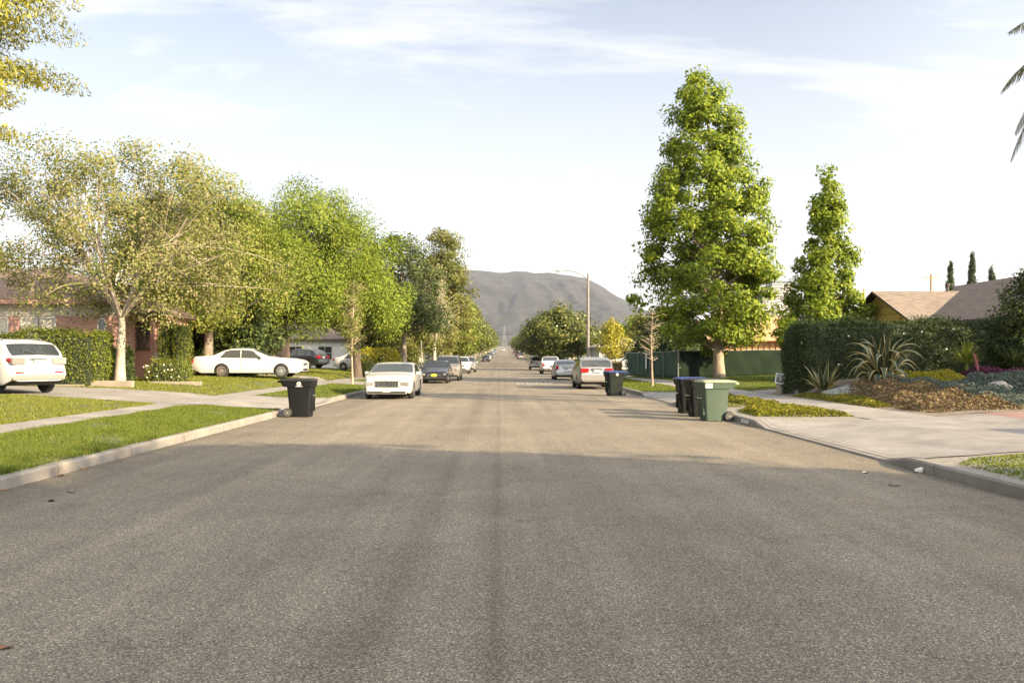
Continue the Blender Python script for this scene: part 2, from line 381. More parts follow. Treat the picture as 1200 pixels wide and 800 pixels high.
# ------------------------------------------------------------------ cars
TYPES = {
 'sedan': dict(L=5.4, W=1.96, zb=.21, top=[(0, .72), (.05, .84), (.5, .94), (1.5, 1.01), (2.42, 1.40), (2.9, 1.45), (3.5, 1.43), (3.85, 1.34), (4.38, 1.07), (5.25, 1.05), (5.36, 1.0), (5.4, .78)],
    belt=[(0, .72), (.4, .86), (1.6, .94), (4.4, .98), (5.25, .98), (5.4, .75)], xf=1.0, xr=3.91, r=.335,
    side=[(1.86, 2.93, 2.93, 2.40), (3.03, 4.02, 3.72, 3.03)], ws=(1.58, 2.36), rg=(3.84, 4.38), seams=[1.72, 2.98, 3.62], split=.86),
 'compact': dict(L=4.6, W=1.8, zb=.2, top=[(0, .62), (.06, .74), (.5, .86), (1.25, .98), (2.1, 1.41), (2.6, 1.46), (3.2, 1.42), (4.0, 1.10), (4.45, 1.06), (4.55, .95), (4.6, .7)],
    belt=[(0, .64), (.4, .80), (1.3, .93), (3.9, 1.02), (4.45, 1.0), (4.6, .7)], xf=.92, xr=3.6, r=.32,
    side=[(1.5, 2.48, 2.48, 2.05), (2.56, 3.55, 3.2, 2.56)], ws=(1.32, 2.06), rg=(3.28, 3.95), seams=[1.4, 2.52, 3.3], split=.8),
 'crossover': dict(L=4.75, W=1.89, zb=.26, top=[(0, .72), (.06, .88), (.95, 1.04), (1.2, 1.09), (2.05, 1.58), (2.6, 1.67), (3.6, 1.65), (4.12, 1.57), (4.2, 1.53), (4.62, 1.12), (4.69, .98), (4.75, .66)],
    belt=[(0, .74), (.4, .92), (1.2, 1.02), (3.6, 1.12), (4.5, 1.1), (4.75, .7)], xf=.93, xr=3.67, r=.365,
    side=[(1.5, 2.55, 2.55, 2.02), (2.65, 3.42, 3.42, 2.65), (3.5, 4.12, 3.85, 3.5)], ws=(1.28, 2.0), rg=(4.22, 4.58), seams=[1.42, 2.6, 3.46], split=.84),
 'boxsuv': dict(L=4.9, W=1.95, zb=.3, top=[(0, .82), (.05, 1.0), (.4, 1.08), (1.35, 1.14), (1.95, 1.70), (2.3, 1.80), (4.3, 1.82), (4.65, 1.76), (4.8, 1.2), (4.86, 1.0), (4.9, .7)],
    belt=[(0, .84), (.3, 1.0), (1.35, 1.08), (4.7, 1.12), (4.9, .75)], xf=.9, xr=3.75, r=.37,
    side=[(1.6, 2.45, 2.45, 1.98), (2.55, 3.4, 3.4, 2.55), (3.5, 4.5, 4.42, 3.5)], ws=(1.42, 1.96), rg=(4.66, 4.79), seams=[1.5, 2.5, 3.45], split=.88),
 'hatch': dict(L=4.45, W=1.75, zb=.2, top=[(0, .60), (.06, .72), (.8, .92), (1.0, .97), (2.15, 1.45), (2.55, 1.49), (3.4, 1.40), (4.08, 1.16), (4.22, 1.10), (4.38, .98), (4.45, .62)],
    belt=[(0, .62), (.4, .80), (1.0, .92), (3.8, 1.04), (4.45, .65)], xf=.9, xr=3.6, r=.315,
    side=[(1.45, 2.4, 2.4, 2.0), (2.48, 3.4, 3.2, 2.48)], ws=(1.08, 2.1), rg=(3.45, 4.04), seams=[1.35, 2.44, 3.2], split=.84),
 'pickup': dict(L=5.4, W=1.94, zb=.34, top=[(0, .86), (.05, 1.02), (.5, 1.1), (1.35, 1.15), (1.95, 1.68), (2.3, 1.76), (3.15, 1.76), (3.27, 1.70), (3.40, 1.2), (5.3, 1.17), (5.36, 1.1), (5.4, .8)],
    belt=[(0, .86), (.3, 1.02), (1.35, 1.1), (5.3, 1.12), (5.4, .8)], xf=.9, xr=4.15, r=.37,
    side=[(1.6, 2.45, 2.45, 1.98), (2.55, 3.2, 3.14, 2.55)], ws=(1.42, 1.94), rg=(3.22, 3.38), seams=[1.5, 2.5, 3.3], split=.84),
}
def smooth_prof(pts, s, w=.07):
    x = np.array([p[0] for p in pts]); z = np.array([p[1] for p in pts])
    acc = 0
    for k in np.linspace(-1, 1, 7): acc = acc+np.interp(s+k*w, x, z)
    return acc/7
def wheel_mesh(r, w, style):
    t = MB(); t.lathe([(r*.62, -w/2+.012), (r*.80, -w/2), (r*.93, -w/2+.008), (r*.99, -w/2+.035), (r, 0), (r*.99, w/2-.035), (r*.93, w/2-.008), (r*.80, w/2), (r*.62, w/2-.012)], 28, 'y')
    q = MB(); q.lathe([(r*.66, -.03), (r*.66, w/2+.004), (r*.60, w/2+.006), (r*.57, w/2-.03), (.01, w/2-.03)], 24, 'y', mi=0)
    n = {'five': 5, 'seven': 7, 'disc': 14}[style]
    for i in range(n):
        a = 2*PI*i/n; ca, sa = math.cos(a), math.sin(a); hw = r*(.085 if style != 'disc' else .045)
        ps = []
        for rr in (.08*r, .62*r):
            for sg in (-1, 1): ps.append((rr*ca-sg*hw*sa, rr*sa+sg*hw*ca))
        v = [(p[0], w/2-.03, p[1]) for p in ps]+[(p[0], w/2-.002, p[1]) for p in ps]
        q.add(v, [(0, 1, 3, 2), (4, 6, 7, 5), (0, 4, 5, 1), (2, 3, 7, 6), (0, 2, 6, 4), (1, 5, 7, 3)], 1)
    q.lathe([(.17*r, w/2-.03), (.17*r, w/2+.004), (.12*r, w/2+.01), (.01, w/2+.01)], 14, 'y', mi=1)
    return t, q
def car(label, cat, typ, paint, loc, heading, name='parked_car', group=None, look='plain', glass='glass', rimstyle='seven', trim=None, fplate='plate', rplate='plate'):
    S = TYPES[typ]; L, W, zb0 = S['L'], S['W'], S['zb']; hl = L/2
    P, G = M[paint], M[glass]
    root = empty(name, loc, heading); tag(root, label, cat, group)
    s = np.unique(np.concatenate([[0, .015, .04, .08, .13], np.linspace(.2, L-.2, 62), [L-.13, L-.08, L-.04, L-.015, L]]))
    ftop = lambda q: smooth_prof(S['top'], np.asarray(q, float)); fbelt0 = lambda q: smooth_prof(S['belt'], np.asarray(q, float))
    fbelt = lambda q: np.minimum(fbelt0(q), ftop(q)-.018)
    fz = lambda q: zb0+.10*(1-sstep(0, .25, q))+.14*sstep(L-.5, L, q)
    def fw(q):
        q = np.asarray(q, float)
        return W/2*(1-.17*(1-np.clip(q/.75, 0, 1))**2.2-.13*(1-np.clip((L-q)/.6, 0, 1))**2.2)
    TH = .30
    def ring(q):
        zb, bl, tp, w = float(fz(q)), float(fbelt(q)), float(ftop(q)), float(fw(q)); h = tp-bl
        yb = .965*w; by = yb-TH*h*.9
        return [(0, zb), (.72*w, zb), (.92*w, zb+.03), (.975*w, zb+.12), (w, zb+.55*(bl-zb)), (.992*w, zb+.8*(bl-zb)), (.982*w, bl-.03), (yb, bl),
                (yb-TH*h*.5, bl+.5*h), (by, bl+.9*h), (by-.05-.03*h, bl+.985*h), (by*.6, tp+.012), (0, tp+.02)]
    def side_y(q, z):
        r = ring(q)[1:10]; return float(np.interp(z, [p[1] for p in r], [p[0] for p in r]))
    def top_z(q, y):
        r = ring(q)[9:][::-1]; return float(np.interp(abs(y), [p[0] for p in r], [p[1] for p in r]))
    b = MB(); rings = []
    for q in s:
        r = ring(q); x = hl-q
        rings.append([(x, p[0], p[1]) for p in r]+[(x, -p[0], p[1]) for p in r[-2:0:-1]])
    b.loft(rings)
    n = len(rings[0])
    for i, f in enumerate(b.f):
        if len(f) == 4 and (i % n in (0, 1, n-2, n-1)): b.m[i] = 1
    me = b.mesh('body', [P, M['blackp']])
    rw = S['r']; cut = MB()
    for q in (S['xf'], S['xr']):
        for sg in (-1, 1): cut.lathe([(rw*1.13, sg*(W/2-.27)), (rw*1.13, sg*(W/2+.25))], 28, 'y', (hl-q, 0, rw), 1)
    cme = cut.mesh('cut', [P, M['blackp']])
    a_ = bpy.data.objects.new('tmp_a', me); c_ = bpy.data.objects.new('tmp_c', cme); COL.objects.link(a_); COL.objects.link(c_)
    md = a_.modifiers.new('x', 'BOOLEAN'); md.object = c_; md.operation = 'DIFFERENCE'; md.solver = 'EXACT'
    dg = bpy.context.evaluated_depsgraph_get(); me2 = bpy.data.meshes.new_from_object(a_.evaluated_get(dg))
    bpy.data.objects.remove(a_); bpy.data.objects.remove(c_)
    me2.polygons.foreach_set('use_smooth', [True]*len(me2.polygons)); me2.set_sharp_from_angle(angle=R(34)); me2.name = 'body'
    body = link('body', me2, root)
    # side glass, doors
    def side_patch(quad, zlo, zhi, off, nn=(8, 5), sg=1):
        mbs = MB(); Pq = np.zeros((nn[0]+1, nn[1]+1, 3))
        for i in range(nn[0]+1):
            for j in range(nn[1]+1):
                u, v = i/nn[0], j/nn[1]
                q = (quad[0]*(1-u)+quad[1]*u)*(1-v)+(quad[3]*(1-u)+quad[2]*u)*v
                z0 = zlo(q) if callable(zlo) else zlo; z1 = zhi(q) if callable(zhi) else zhi
                z = z0*(1-v)+z1*v
                Pq[i, j] = (hl-q, sg*(side_y(q, z)+off), z)
        return mbs.grid(Pq)
    for sg in (-1, 1):
        for qd in S['side']:
            lo = lambda q: float(fbelt(q))+.025; hi = lambda q: max(float(fbelt(q))+.03, float(ftop(q))-.09)
            side_patch((qd[0]-.03, qd[1]+.03, qd[2]+.03, qd[3]-.02), lambda q: lo(q)-.02, lambda q: hi(q)+.018, .004, sg=sg).build('window_trim', M['blackp'] if look != 'limo' else M['chrome'], root, smooth=40)
            side_patch(qd, lo, hi, .009, sg=sg).build('side_window', G, root, smooth=40)
        for k, q in enumerate(S['seams']):
            side_patch((q-.009, q+.009, q+.009, q-.009), zb0+.14, lambda q: float(fbelt(q))+.01, .003, (1, 8), sg).build('door_seam', M['seam'], root)
            if k:
                z = float(fbelt(q))-.10; hd = MB(); hd.box((hl-q+.15, sg*(side_y(q-.15, z)+.01), z), (.17, .03, .035)); hd.build('door_handle', M['chrome'] if look == 'limo' else P, root, bevel=.008)
    if trim:
        for sg in (-1, 1):
            qa, qb = S['xf']+rw*1.2, S['xr']-rw*1.2
            side_patch((qa, qb, qb, qa), zb0+.02, zb0+.17, .008, (30, 2), sg).build('sill_trim', M[trim], root, smooth=40)
    # windscreen and rear glass
    def top_patch(q0, q1, k):
        Pq = np.zeros((11, 11, 3))
        for i in range(11):
            q = q0+(q1-q0)*i/10; r = ring(q); hw = (r[9][0]-.02)*k
            for j in range(11):
                y = hw*(2*j/10-1); Pq[i, j] = (hl-q, y, top_z(q, y))
        d1 = Pq[-1, 5]-Pq[0, 5]; nrm = np.array([-d1[2], 0, d1[0]]); nrm = nrm/np.linalg.norm(nrm)
        if nrm[2] < 0: nrm = -nrm
        return MB().grid(Pq+nrm*.009)
    top_patch(*S['ws'], .98).build('windscreen', G, root, smooth=60)
    top_patch(*S['rg'], .93).build('rear_window', G, root, smooth=60)
    qm = S['seams'][0]+.2; zm = float(fbelt(qm))+.07
    for sg in (-1, 1):
        y = side_y(qm, zm-.05); mi = MB()
        mi.box((hl-qm, sg*(y+.12), zm), (.12, .20, .13), taper=.8)
        mi.build('mirror', P if look != 'mono' else M['blackp'], root, bevel=.03)
    # front
    w0 = float(fw(0)); zt0 = float(ftop(.03)); zb_ = float(fz(0))
    g = MB()
    if look == 'limo':
        g.span((hl-.05, -.46, zt0-.28), (hl+.022, .46, zt0-.07)); gr = g.build('grille', M['blackp'], root)
        c = MB()
        for i in range(13): c.box((hl+.026, -.44+i*.88/12, zt0-.175), (.012, .014, .20))
        c.span((hl-.05, -.48, zt0-.07), (hl+.03, .48, zt0-.045)); c.span((hl-.05, -.48, zt0-.30), (hl+.03, .48, zt0-.28)); c.build('grille_bar', M['chrome'], gr)
        for sg in (-1, 1):
            h = MB(); h.box((hl-.06, sg*.68, zt0-.17), (.16, .36, .17), rz=-sg*.12); h.build('headlight', M['clear_lens'], root, bevel=.03)
        bm_ = MB(); bm_.span((hl-.10, -w0+.02, .22), (hl+.06, w0-.02, .455)); bm_.build('front_bumper', P, root, bevel=.04)
        st = MB(); st.span((hl, -w0+.06, .25), (hl+.068, w0-.06, .325)); st.build('bumper_strip', M['blackp'], root)
    else:
        zc = zt0-.12
        g.span((hl-.05, -.45, zc-.09), (hl+.012, .45, zc+.05)); gr = g.build('grille', M['blackp'], root, bevel=.01)
        c = MB(); c.span((hl-.05, -.40, zc-.03), (hl+.02, .40, zc-.005)); c.span((hl, -.05, zc-.06), (hl+.024, .05, zc+.03)); c.build('grille_bar', M['chrome'], gr)
        for sg in (-1, 1):
            h = MB(); h.box((hl-.13, sg*(w0*.80), zc+.02), (.27, .34, .15), rz=-sg*.3); h.build('headlight', M['clear_lens'], root, bevel=.04)
        st = MB(); st.span((hl-.05, -w0*.72, zb_+.02), (hl+.012, w0*.72, zb_+.13)); st.build('lower_intake', M['blackp'], root, bevel=.01)
    if fplate:
        p = MB(); zp = .29 if look == 'limo' else zb_+.16; p.span((hl, -.155, zp), (hl+(.085 if look == 'limo' else .028), .155, zp+.155)); p.build('licence_plate', M[fplate], root)
    # rear
    w1 = float(fw(L)); zt1 = float(ftop(L-.03)); zb1 = float(fz(L))
    tz = {'sedan': .80, 'compact': .88, 'crossover': 1.0, 'boxsuv': 1.0, 'hatch': .92, 'pickup': .92}[typ]
    th, tw = {'sedan': (.2, .45), 'compact': (.2, .4), 'crossover': (.22, .42), 'boxsuv': (.4, .2), 'hatch': (.3, .22), 'pickup': (.32, .18)}[typ]
    for sg in (-1, 1):
        h = MB(); h.box((-hl+.10, sg*(w1*.98-tw/2+.04), tz), (.24, tw, th), rz=sg*.14); tl = h.build('tail_light', M['clear_lens'] if look == 'pale' else M['red_lens'], root, bevel=.03)
        if look == 'pale':
            h = MB(); h.box((-hl+.13, sg*(w1*.98-.02), tz+.03), (.20, .17, th*.5), rz=sg*.14); h.build('red_lens', M['red_lens'], tl, bevel=.02)
            h = MB(); h.box((-hl+.02, sg*(w1*.72), zb1+.26), (.09, .26, .05), rz=sg*.2); h.build('reflector', M['red_lens'], root, bevel=.01)
    bp = MB(); bp.span((-hl-.03, -w1+.02, zb1+.02), (-hl+.2, w1-.02, zb1+.20)); bp.build('rear_bumper', M[trim] if trim else (M['chrome'] if typ == 'pickup' else P), root, bevel=.04)
    if rplate:
        z = tz-.05 if typ != 'pickup' else zb1+.12
        p = MB(); p.span((-hl-.02-(.03 if typ == 'pickup' else 0), -.16, z-.08), (-hl+.06, .16, z+.08)); p.build('licence_plate', M[rplate], root)
        c = MB(); c.span((-hl-.022, -.30, z+.11), (-hl+.06, .30, z+.15)); c.build('tailgate_trim', M['chrome'] if look != 'mono' else M['greyp'], root)
    if typ in ('crossover', 'boxsuv'):
        for sg in (-1, 1):
            rr = MB(); rr.tube([(hl-2.3, sg*.62, float(ftop(2.3))+.0), (hl-2.45, sg*.62, float(ftop(2.4))+.05), (hl-3.7, sg*.6, float(ftop(3.7))+.05), (hl-3.9, sg*.6, float(ftop(3.9))-.01)], .018, 6)
            rr.build('roof_rail', M['greyp'], root)
        wp = MB(); q = S['rg'][1]-.02; wp.tube([(hl-q-.03, 0, top_z(q, 0)+.02), (hl-q+.06, .3, top_z(q-.1, .3)+.03)], .012, 5); wp.build('rear_wiper', M['blackp'], root)
    # wheels
    t, q_ = wheel_mesh(rw, .22, rimstyle); tm = t.mesh('wheel', M['tyre'], 40); qm_ = q_.mesh('rim', [M['blackp'] if rimstyle != 'disc' else M['rim'], M['rim']], 30)
    for q in (S['xf'], S['xr']):
        for sg in (-1, 1):
            wo = link('wheel', tm, root); wo.location = (hl-q, sg*(float(fw(q))-.125), rw); wo.rotation_euler = (0, 0, 0 if sg > 0 else PI)
            link('rim', qm_, wo)
    return root
TO_CAM, AWAY = -PI/2, PI/2      # front towards the camera / away from it
def zc(x, y): return float(zt(x, y))
GL, GRR = 'cars parked along the left kerb', 'cars parked along the right kerb'
car('cream white full-size sedan with chrome grille parked nearest on the left kerb', 'car', 'sedan', 'cream_paint', (-4.43, 36.3, 0), TO_CAM, group=GL, look='limo', glass='glass2')
car('black compact sedan with a yellow front plate, parked behind the cream sedan', 'car', 'compact', 'black_paint', (-4.15, 56.6, 0), TO_CAM, group=GL, fplate='yplate')
car('boxy silver beige sport utility car parked right behind the black sedan', 'car', 'boxsuv', 'champ_paint', (-3.75, 62.6, 0), TO_CAM, group=GL)
car('white pickup truck parked behind the boxy silver car on the left', 'pickup truck', 'pickup', 'white_paint', (-4.0, 89.5, 0), TO_CAM, name='pickup_truck', group=GL)
car('silver pickup truck last in the near group of cars on the left kerb', 'pickup truck', 'pickup', 'silver_paint', (-3.6, 98.5, 0), TO_CAM, name='pickup_truck', group=GL)
car('silver crossover with large rear window and grey bumper, nearest car on the right kerb', 'car', 'crossover', 'silver_paint', (5.06, 46.6, 0), AWAY, group=GRR, trim='greyp', rimstyle='five', glass='glass2')
car('pale silver hatchback with sloping tail parked ahead of the silver crossover', 'car', 'hatch', 'silver_paint', (4.95, 65.2, 0), AWAY, group=GRR)
car('white pickup truck seen from behind on the right kerb', 'pickup truck', 'pickup', 'white_paint', (5.15, 86.5, 0), AWAY, name='pickup_truck', group=GRR)
car('white sport utility car seen from behind, beyond the white pickup on the right', 'car', 'boxsuv', 'white_paint', (5.1, 117.5, float(zr(117))), AWAY, group=GRR)
car('long white sedan parked nose to the street on the left driveway in full side view', 'car', 'sedan', 'white_paint', (-12.45, 42.9, .665), 0.02, rimstyle='disc', trim=None, glass='glass2')
car('white crossover with red tail lights cut off by the left edge of the picture', 'car', 'crossover', 'white_paint', (-15.86, 26.96, .55), R(148), look='pale', rimstyle='five', trim='greyp', glass='glass')
car('black crossover parked on the lawn drive under the bright green tree', 'car', 'crossover', 'black_paint', (-17.2, 74, .72), R(157), look='mono', glass='glass2')
car('white sedan half hidden behind the cream sedan and a young tree', 'car', 'compact', 'white_paint', (-11.2, 70, .60), R(-20), glass='glass')
car('white sport utility car in a driveway behind the dark green fence', 'car', 'boxsuv', 'white_paint', (13.6, 88, .36), PI-.1)
ordn = ['first', 'second', 'third', 'fourth', 'fifth', 'sixth', 'seventh', 'eighth', 'ninth', 'tenth', 'eleventh', 'twelfth', 'thirteenth', 'fourteenth', 'fifteenth', 'sixteenth']
far_l = [(205, 'dark_paint', 'compact'), (216, 'silver_paint', 'crossover'), (232, 'white_paint', 'compact'), (262, 'black_paint', 'crossover'), (275, 'silver_paint', 'compact'), (320, 'white_paint', 'crossover'), (345, 'dark_paint', 'compact'), (410, 'silver_paint', 'crossover')]
for i, (y, p, t) in enumerate(far_l):
    car('small distant %s car, %s of the far cars on the left kerb' % (p.split('_')[0], ordn[i]), 'car', t, p, (float(dr(y))-4.3, y, float(zr(y))), TO_CAM, group='distant cars down the left kerb')
far_r = [(243, 'silver_paint', 'compact'), (256, 'dark_paint', 'crossover'), (285, 'black_paint', 'crossover'), (300, 'red_paint', 'compact'), (335, 'silver_paint', 'compact'), (380, 'dark_paint', 'crossover'), (430, 'white_paint', 'compact')]
for i, (y, p, t) in enumerate(far_r):
    car('small distant %s car, %s of the far cars on the right kerb' % (p.split('_')[0], ordn[i]), 'car', t, p, (float(dr(y))+4.9, y, float(zr(y))), AWAY, group='distant cars down the right kerb')
car('white car far up the middle of the street, driving', 'car', 'compact', 'white_paint', (float(dr(520))-.4, 520, float(zr(520))), TO_CAM, name='driving_car')

# ------------------------------------------------------------------ wheelie bins
M['bin_black'] = mat('black_bin_plastic', (.0045, .005, .005), .6, bump=.15, bscale=90, spec=.22)
M['bin_green'] = mat('green_bin_plastic', (.036, .06, .038), .55, var=.08, vscale=3, bump=.15, bscale=90)
M['bin_dgreen'] = mat('dark_green_bin_plastic', (.005, .009, .0065), .6, bump=.15, bscale=90, spec=.22)
M['lid_green'] = mat('pale_green_lid', (.20, .225, .15), .55, var=.1, vscale=5)
M['lid_blue'] = mat('blue_lid', (.018, .035, .13), .5)
M['lid_black'] = mat('black_lid', (.018, .018, .016), .6, spec=.3)
M['decal'] = mat('white_decal', (.6, .6, .55), .6)
M['sticker'] = mat('pale_sticker', (.62, .60, .48), .6)
def rrect(x0, x1, y0, y1, z, r, n=5):
    out = []
    for cx, cy, a0 in ((x1-r, y1-r, 0), (x0+r, y1-r, PI/2), (x0+r, y0+r, PI), (x1-r, y0+r, 1.5*PI)):
        for i in range(n+1):
            a = a0+PI/2*i/n; out.append((cx+r*math.cos(a), cy+r*math.sin(a), z))
    return out
def wheelie_bin(label, loc, rz, bodym, lidm, decal='emblem', group='wheelie bins out by the kerb'):
    # local: front at -x, wheels and handle at +x
    root = empty('wheelie_bin', loc, rz); tag(root, label, 'wheelie bin', group)
    b = MB()
    b.loft([rrect(-.29, .27, -.235, .235, .015, .06), rrect(-.33, .30, -.27, .27, .45, .07), rrect(-.355, .33, -.295, .295, .80, .07), rrect(-.365, .345, -.305, .305, .86, .07)])
    b.loft([rrect(-.385, .43, -.325, .325, .845, .06), rrect(-.395, .47, -.335, .335, .90, .06), rrect(-.40, .50, -.34, .34, .985, .06), rrect(-.405, .505, -.345, .345, 1.0, .06)])
    # recessed grab bar and front panel rib
    b.build('body', bodym, root, smooth=35)
    fr = MB(); fr.span((-.352, -.20, .15), (-.30, -.17, .80)); fr.span((-.352, .17, .15), (-.30, .20, .80)); fr.span((-.37, -.2, .47), (-.33, .2, .50)); fr.build('front_rib', bodym, root, bevel=.008)
    gb = MB(); gb.tube([(-.375, -.16, .60), (-.385, 0, .60), (-.375, .16, .60)], .016, 8); gb.build('grab_bar', M['chrome'], root)
    l = MB()
    l.loft([rrect(-.415, .52, -.355, .355, 1.003, .06), rrect(-.42, .53, -.36, .36, 1.025, .06), rrect(-.40, .50, -.34, .34, 1.05, .08), rrect(-.28, .36, -.24, .24, 1.075, .09)])
    l.build('lid', lidm, root, smooth=35)
    h = MB(); h.tube([(.50, -.30, 1.01), (.58, -.28, .985), (.60, 0, .98), (.58, .28, .985), (.50, .30, 1.01)], .018, 8); h.span((.42, -.31, .955), (.575, -.27, .99)); h.span((.42, .27, .955), (.575, .31, .99)); h.build('handle', lidm if lidm == M['lid_green'] else bodym, root)
    ax = MB(); ax.tube([(.30, -.30, .13), (.30, .30, .13)], .014, 8); ax.build('axle', M['greyp'], root)
    for sg in (-1, 1):
        w = MB(); w.lathe([(.05, -.035), (.118, -.035), (.13, -.02), (.13, .02), (.118, .035), (.05, .035)], 24, 'y'); wo = w.build('wheel', M['tyre'], root, smooth=40); wo.location = (.31, sg*.285, .13)
        q = MB(); q.lathe([(.03, .03), (.03, .044), (.01, .046)], 14, 'y')
        q.lathe([(.088, .03), (.088, .041), (.078, .041), (.078, .03)], 20, 'y')
        for k in range(6):
            a = k*PI/3; q.tube([(.02*math.cos(a), .036, .02*math.sin(a)), (.085*math.cos(a), .036, .085*math.sin(a))], .006, 5)
        qo = q.build('rim', M['greyp'], wo, smooth=40); qo.rotation_euler = (0, 0, 0 if sg > 0 else PI)
    d = MB(); y = -.3395
    if decal == 'emblem':
        for k in range(20):
            a0, a1 = 2*PI*k/20, 2*PI*(k+1)/20
            d.add([(.0+r*math.cos(a), y-.003-.03*(z_-.9), z_) for r, a in ((.06, a0), (.06, a1), (.042, a1), (.042, a0)) for z_ in [.925+r*math.sin(a)]], [(0, 1, 2, 3)])
        d.span((-.028, y-.004, .905), (.03, y, .918)); d.span((-.02, y-.004, .93), (.012, y, .942)); d.span((.008, y-.004, .895), (.028, y, .945))
        for k in range(7): d.span((-.095+k*.028, y-.002, .848), (-.077+k*.028, y+.008, .863))
        d.build('emblem', M['decal'], root)
    elif decal == 'disc':
        d.lathe([(.055, 0), (.055, .003)], 20, 'y', (.0, y-.004, .925)); d.build('emblem', M['decal'], root)
    elif decal == 'sticker':
        d.span((-.34, y-.003, .865), (-.16, y+.004, .985)); d.build('sticker', M['sticker'], root)
        e = MB(); e.span((-.32, y-.005, .935), (-.18, y-.002, .965)); e.span((-.32, y-.005, .89), (-.22, y-.002, .905)); e.build('sticker_print', M['greyp'], root)
    return root
wheelie_bin('black wheelie bin with white round emblem standing alone at the left driveway', (-5.55, 23.9, .0), PI, M['bin_black'], M['lid_black'], 'none')
# its emblem faces the camera on the other flank
lb = bpy.data.objects['wheelie_bin']
def left_emblem(root):
    d = MB(); y = .3395
    for k in range(20):
        a0, a1 = 2*PI*k/20, 2*PI*(k+1)/20
        d.add([(-.02+r*math.cos(a), y+.004, .925+r*math.sin(a)) for r, a in ((.06, a0), (.06, a1), (.042, a1), (.042, a0))], [(0, 1, 2, 3)])
    d.span((-.05, y, .905), (.01, y+.004, .918)); d.span((-.04, y, .93), (-.008, y+.004, .942)); d.span((-.045, y, .895), (-.025, y+.004, .945))
    for k in range(7): d.span((-.115+k*.028, y-.012, .848), (-.097+k*.028, y+.003, .863))
    d.build('emblem', M['decal'], root)
left_emblem(lb)
wheelie_bin('green wheelie bin with pale green lid and sticker, nearest on the right', (5.62, 22.4, 0), R(8), M['bin_green'], M['lid_green'], 'sticker')
wheelie_bin('black wheelie bin with black lid between the green and the blue-lidded bin', (5.66, 24.0, 0), R(5), M['bin_black'], M['lid_black'], 'none')
wheelie_bin('black wheelie bin with a blue lid behind the all-black bin', (5.68, 25.5, 0), R(4), M['bin_black'], M['lid_blue'], 'none')
wheelie_bin('dark bin with blue lid standing alone behind the silver crossover', (5.02, 37.2, 0), R(14), M['bin_dgreen'], M['lid_blue'], 'disc')

# ------------------------------------------------------------------ foliage
def leaf_quads(Pn, size, rs, out=None, aspect=.62, up=.5, rnd=.9, outw=.5, droop=0.0, shape='diamond'):
    n = len(Pn)
    nr = rs.normal(size=(n, 3))*rnd+np.array([0, 0, up])
    if out is not None: nr = nr+out*outw
    nr /= np.linalg.norm(nr, axis=1, keepdims=True)+1e-9
    a = rs.normal(size=(n, 3)); a[:, 2] -= droop
    if out is not None and droop: a = a+out*.4
    a -= nr*(a*nr).sum(1, keepdims=True); a /= np.linalg.norm(a, axis=1, keepdims=True)+1e-9
    c = np.cross(nr, a)
    l = (size*(.6+.8*rs.random(n)))[:, None]*.5; w = l*aspect
    V = np.empty((n, 4, 3))
    V[:, 0] = Pn-a*l; V[:, 1] = Pn+c*w-a*l*.1-nr*l*.18; V[:, 2] = Pn+a*l; V[:, 3] = Pn-c*w-a*l*.1-nr*l*.18
    F = np.arange(n*4).reshape(n, 4)
    return V.reshape(-1, 3), F
M['bark_pale'] = mat('pale_bark', (.28, .225, .165), .85, var=.25, vscale=4, col2=(.38, .325, .255), bump=.6, bscale=14, stretch=(1, 1, .35))
M['bark_grey'] = mat('grey_bark', (.17, .135, .10), .9, var=.3, vscale=6, bump=.8, bscale=18, stretch=(1, 1, .25))
M['bark_dark'] = mat('dark_bark', (.075, .055, .04), .9, var=.3, vscale=6, bump=.8, bscale=18, stretch=(1, 1, .25))
M['bark_tan'] = mat('tan_bark', (.27, .21, .145), .9, var=.3, vscale=5, bump=.8, bscale=14, stretch=(1, 1, .3))
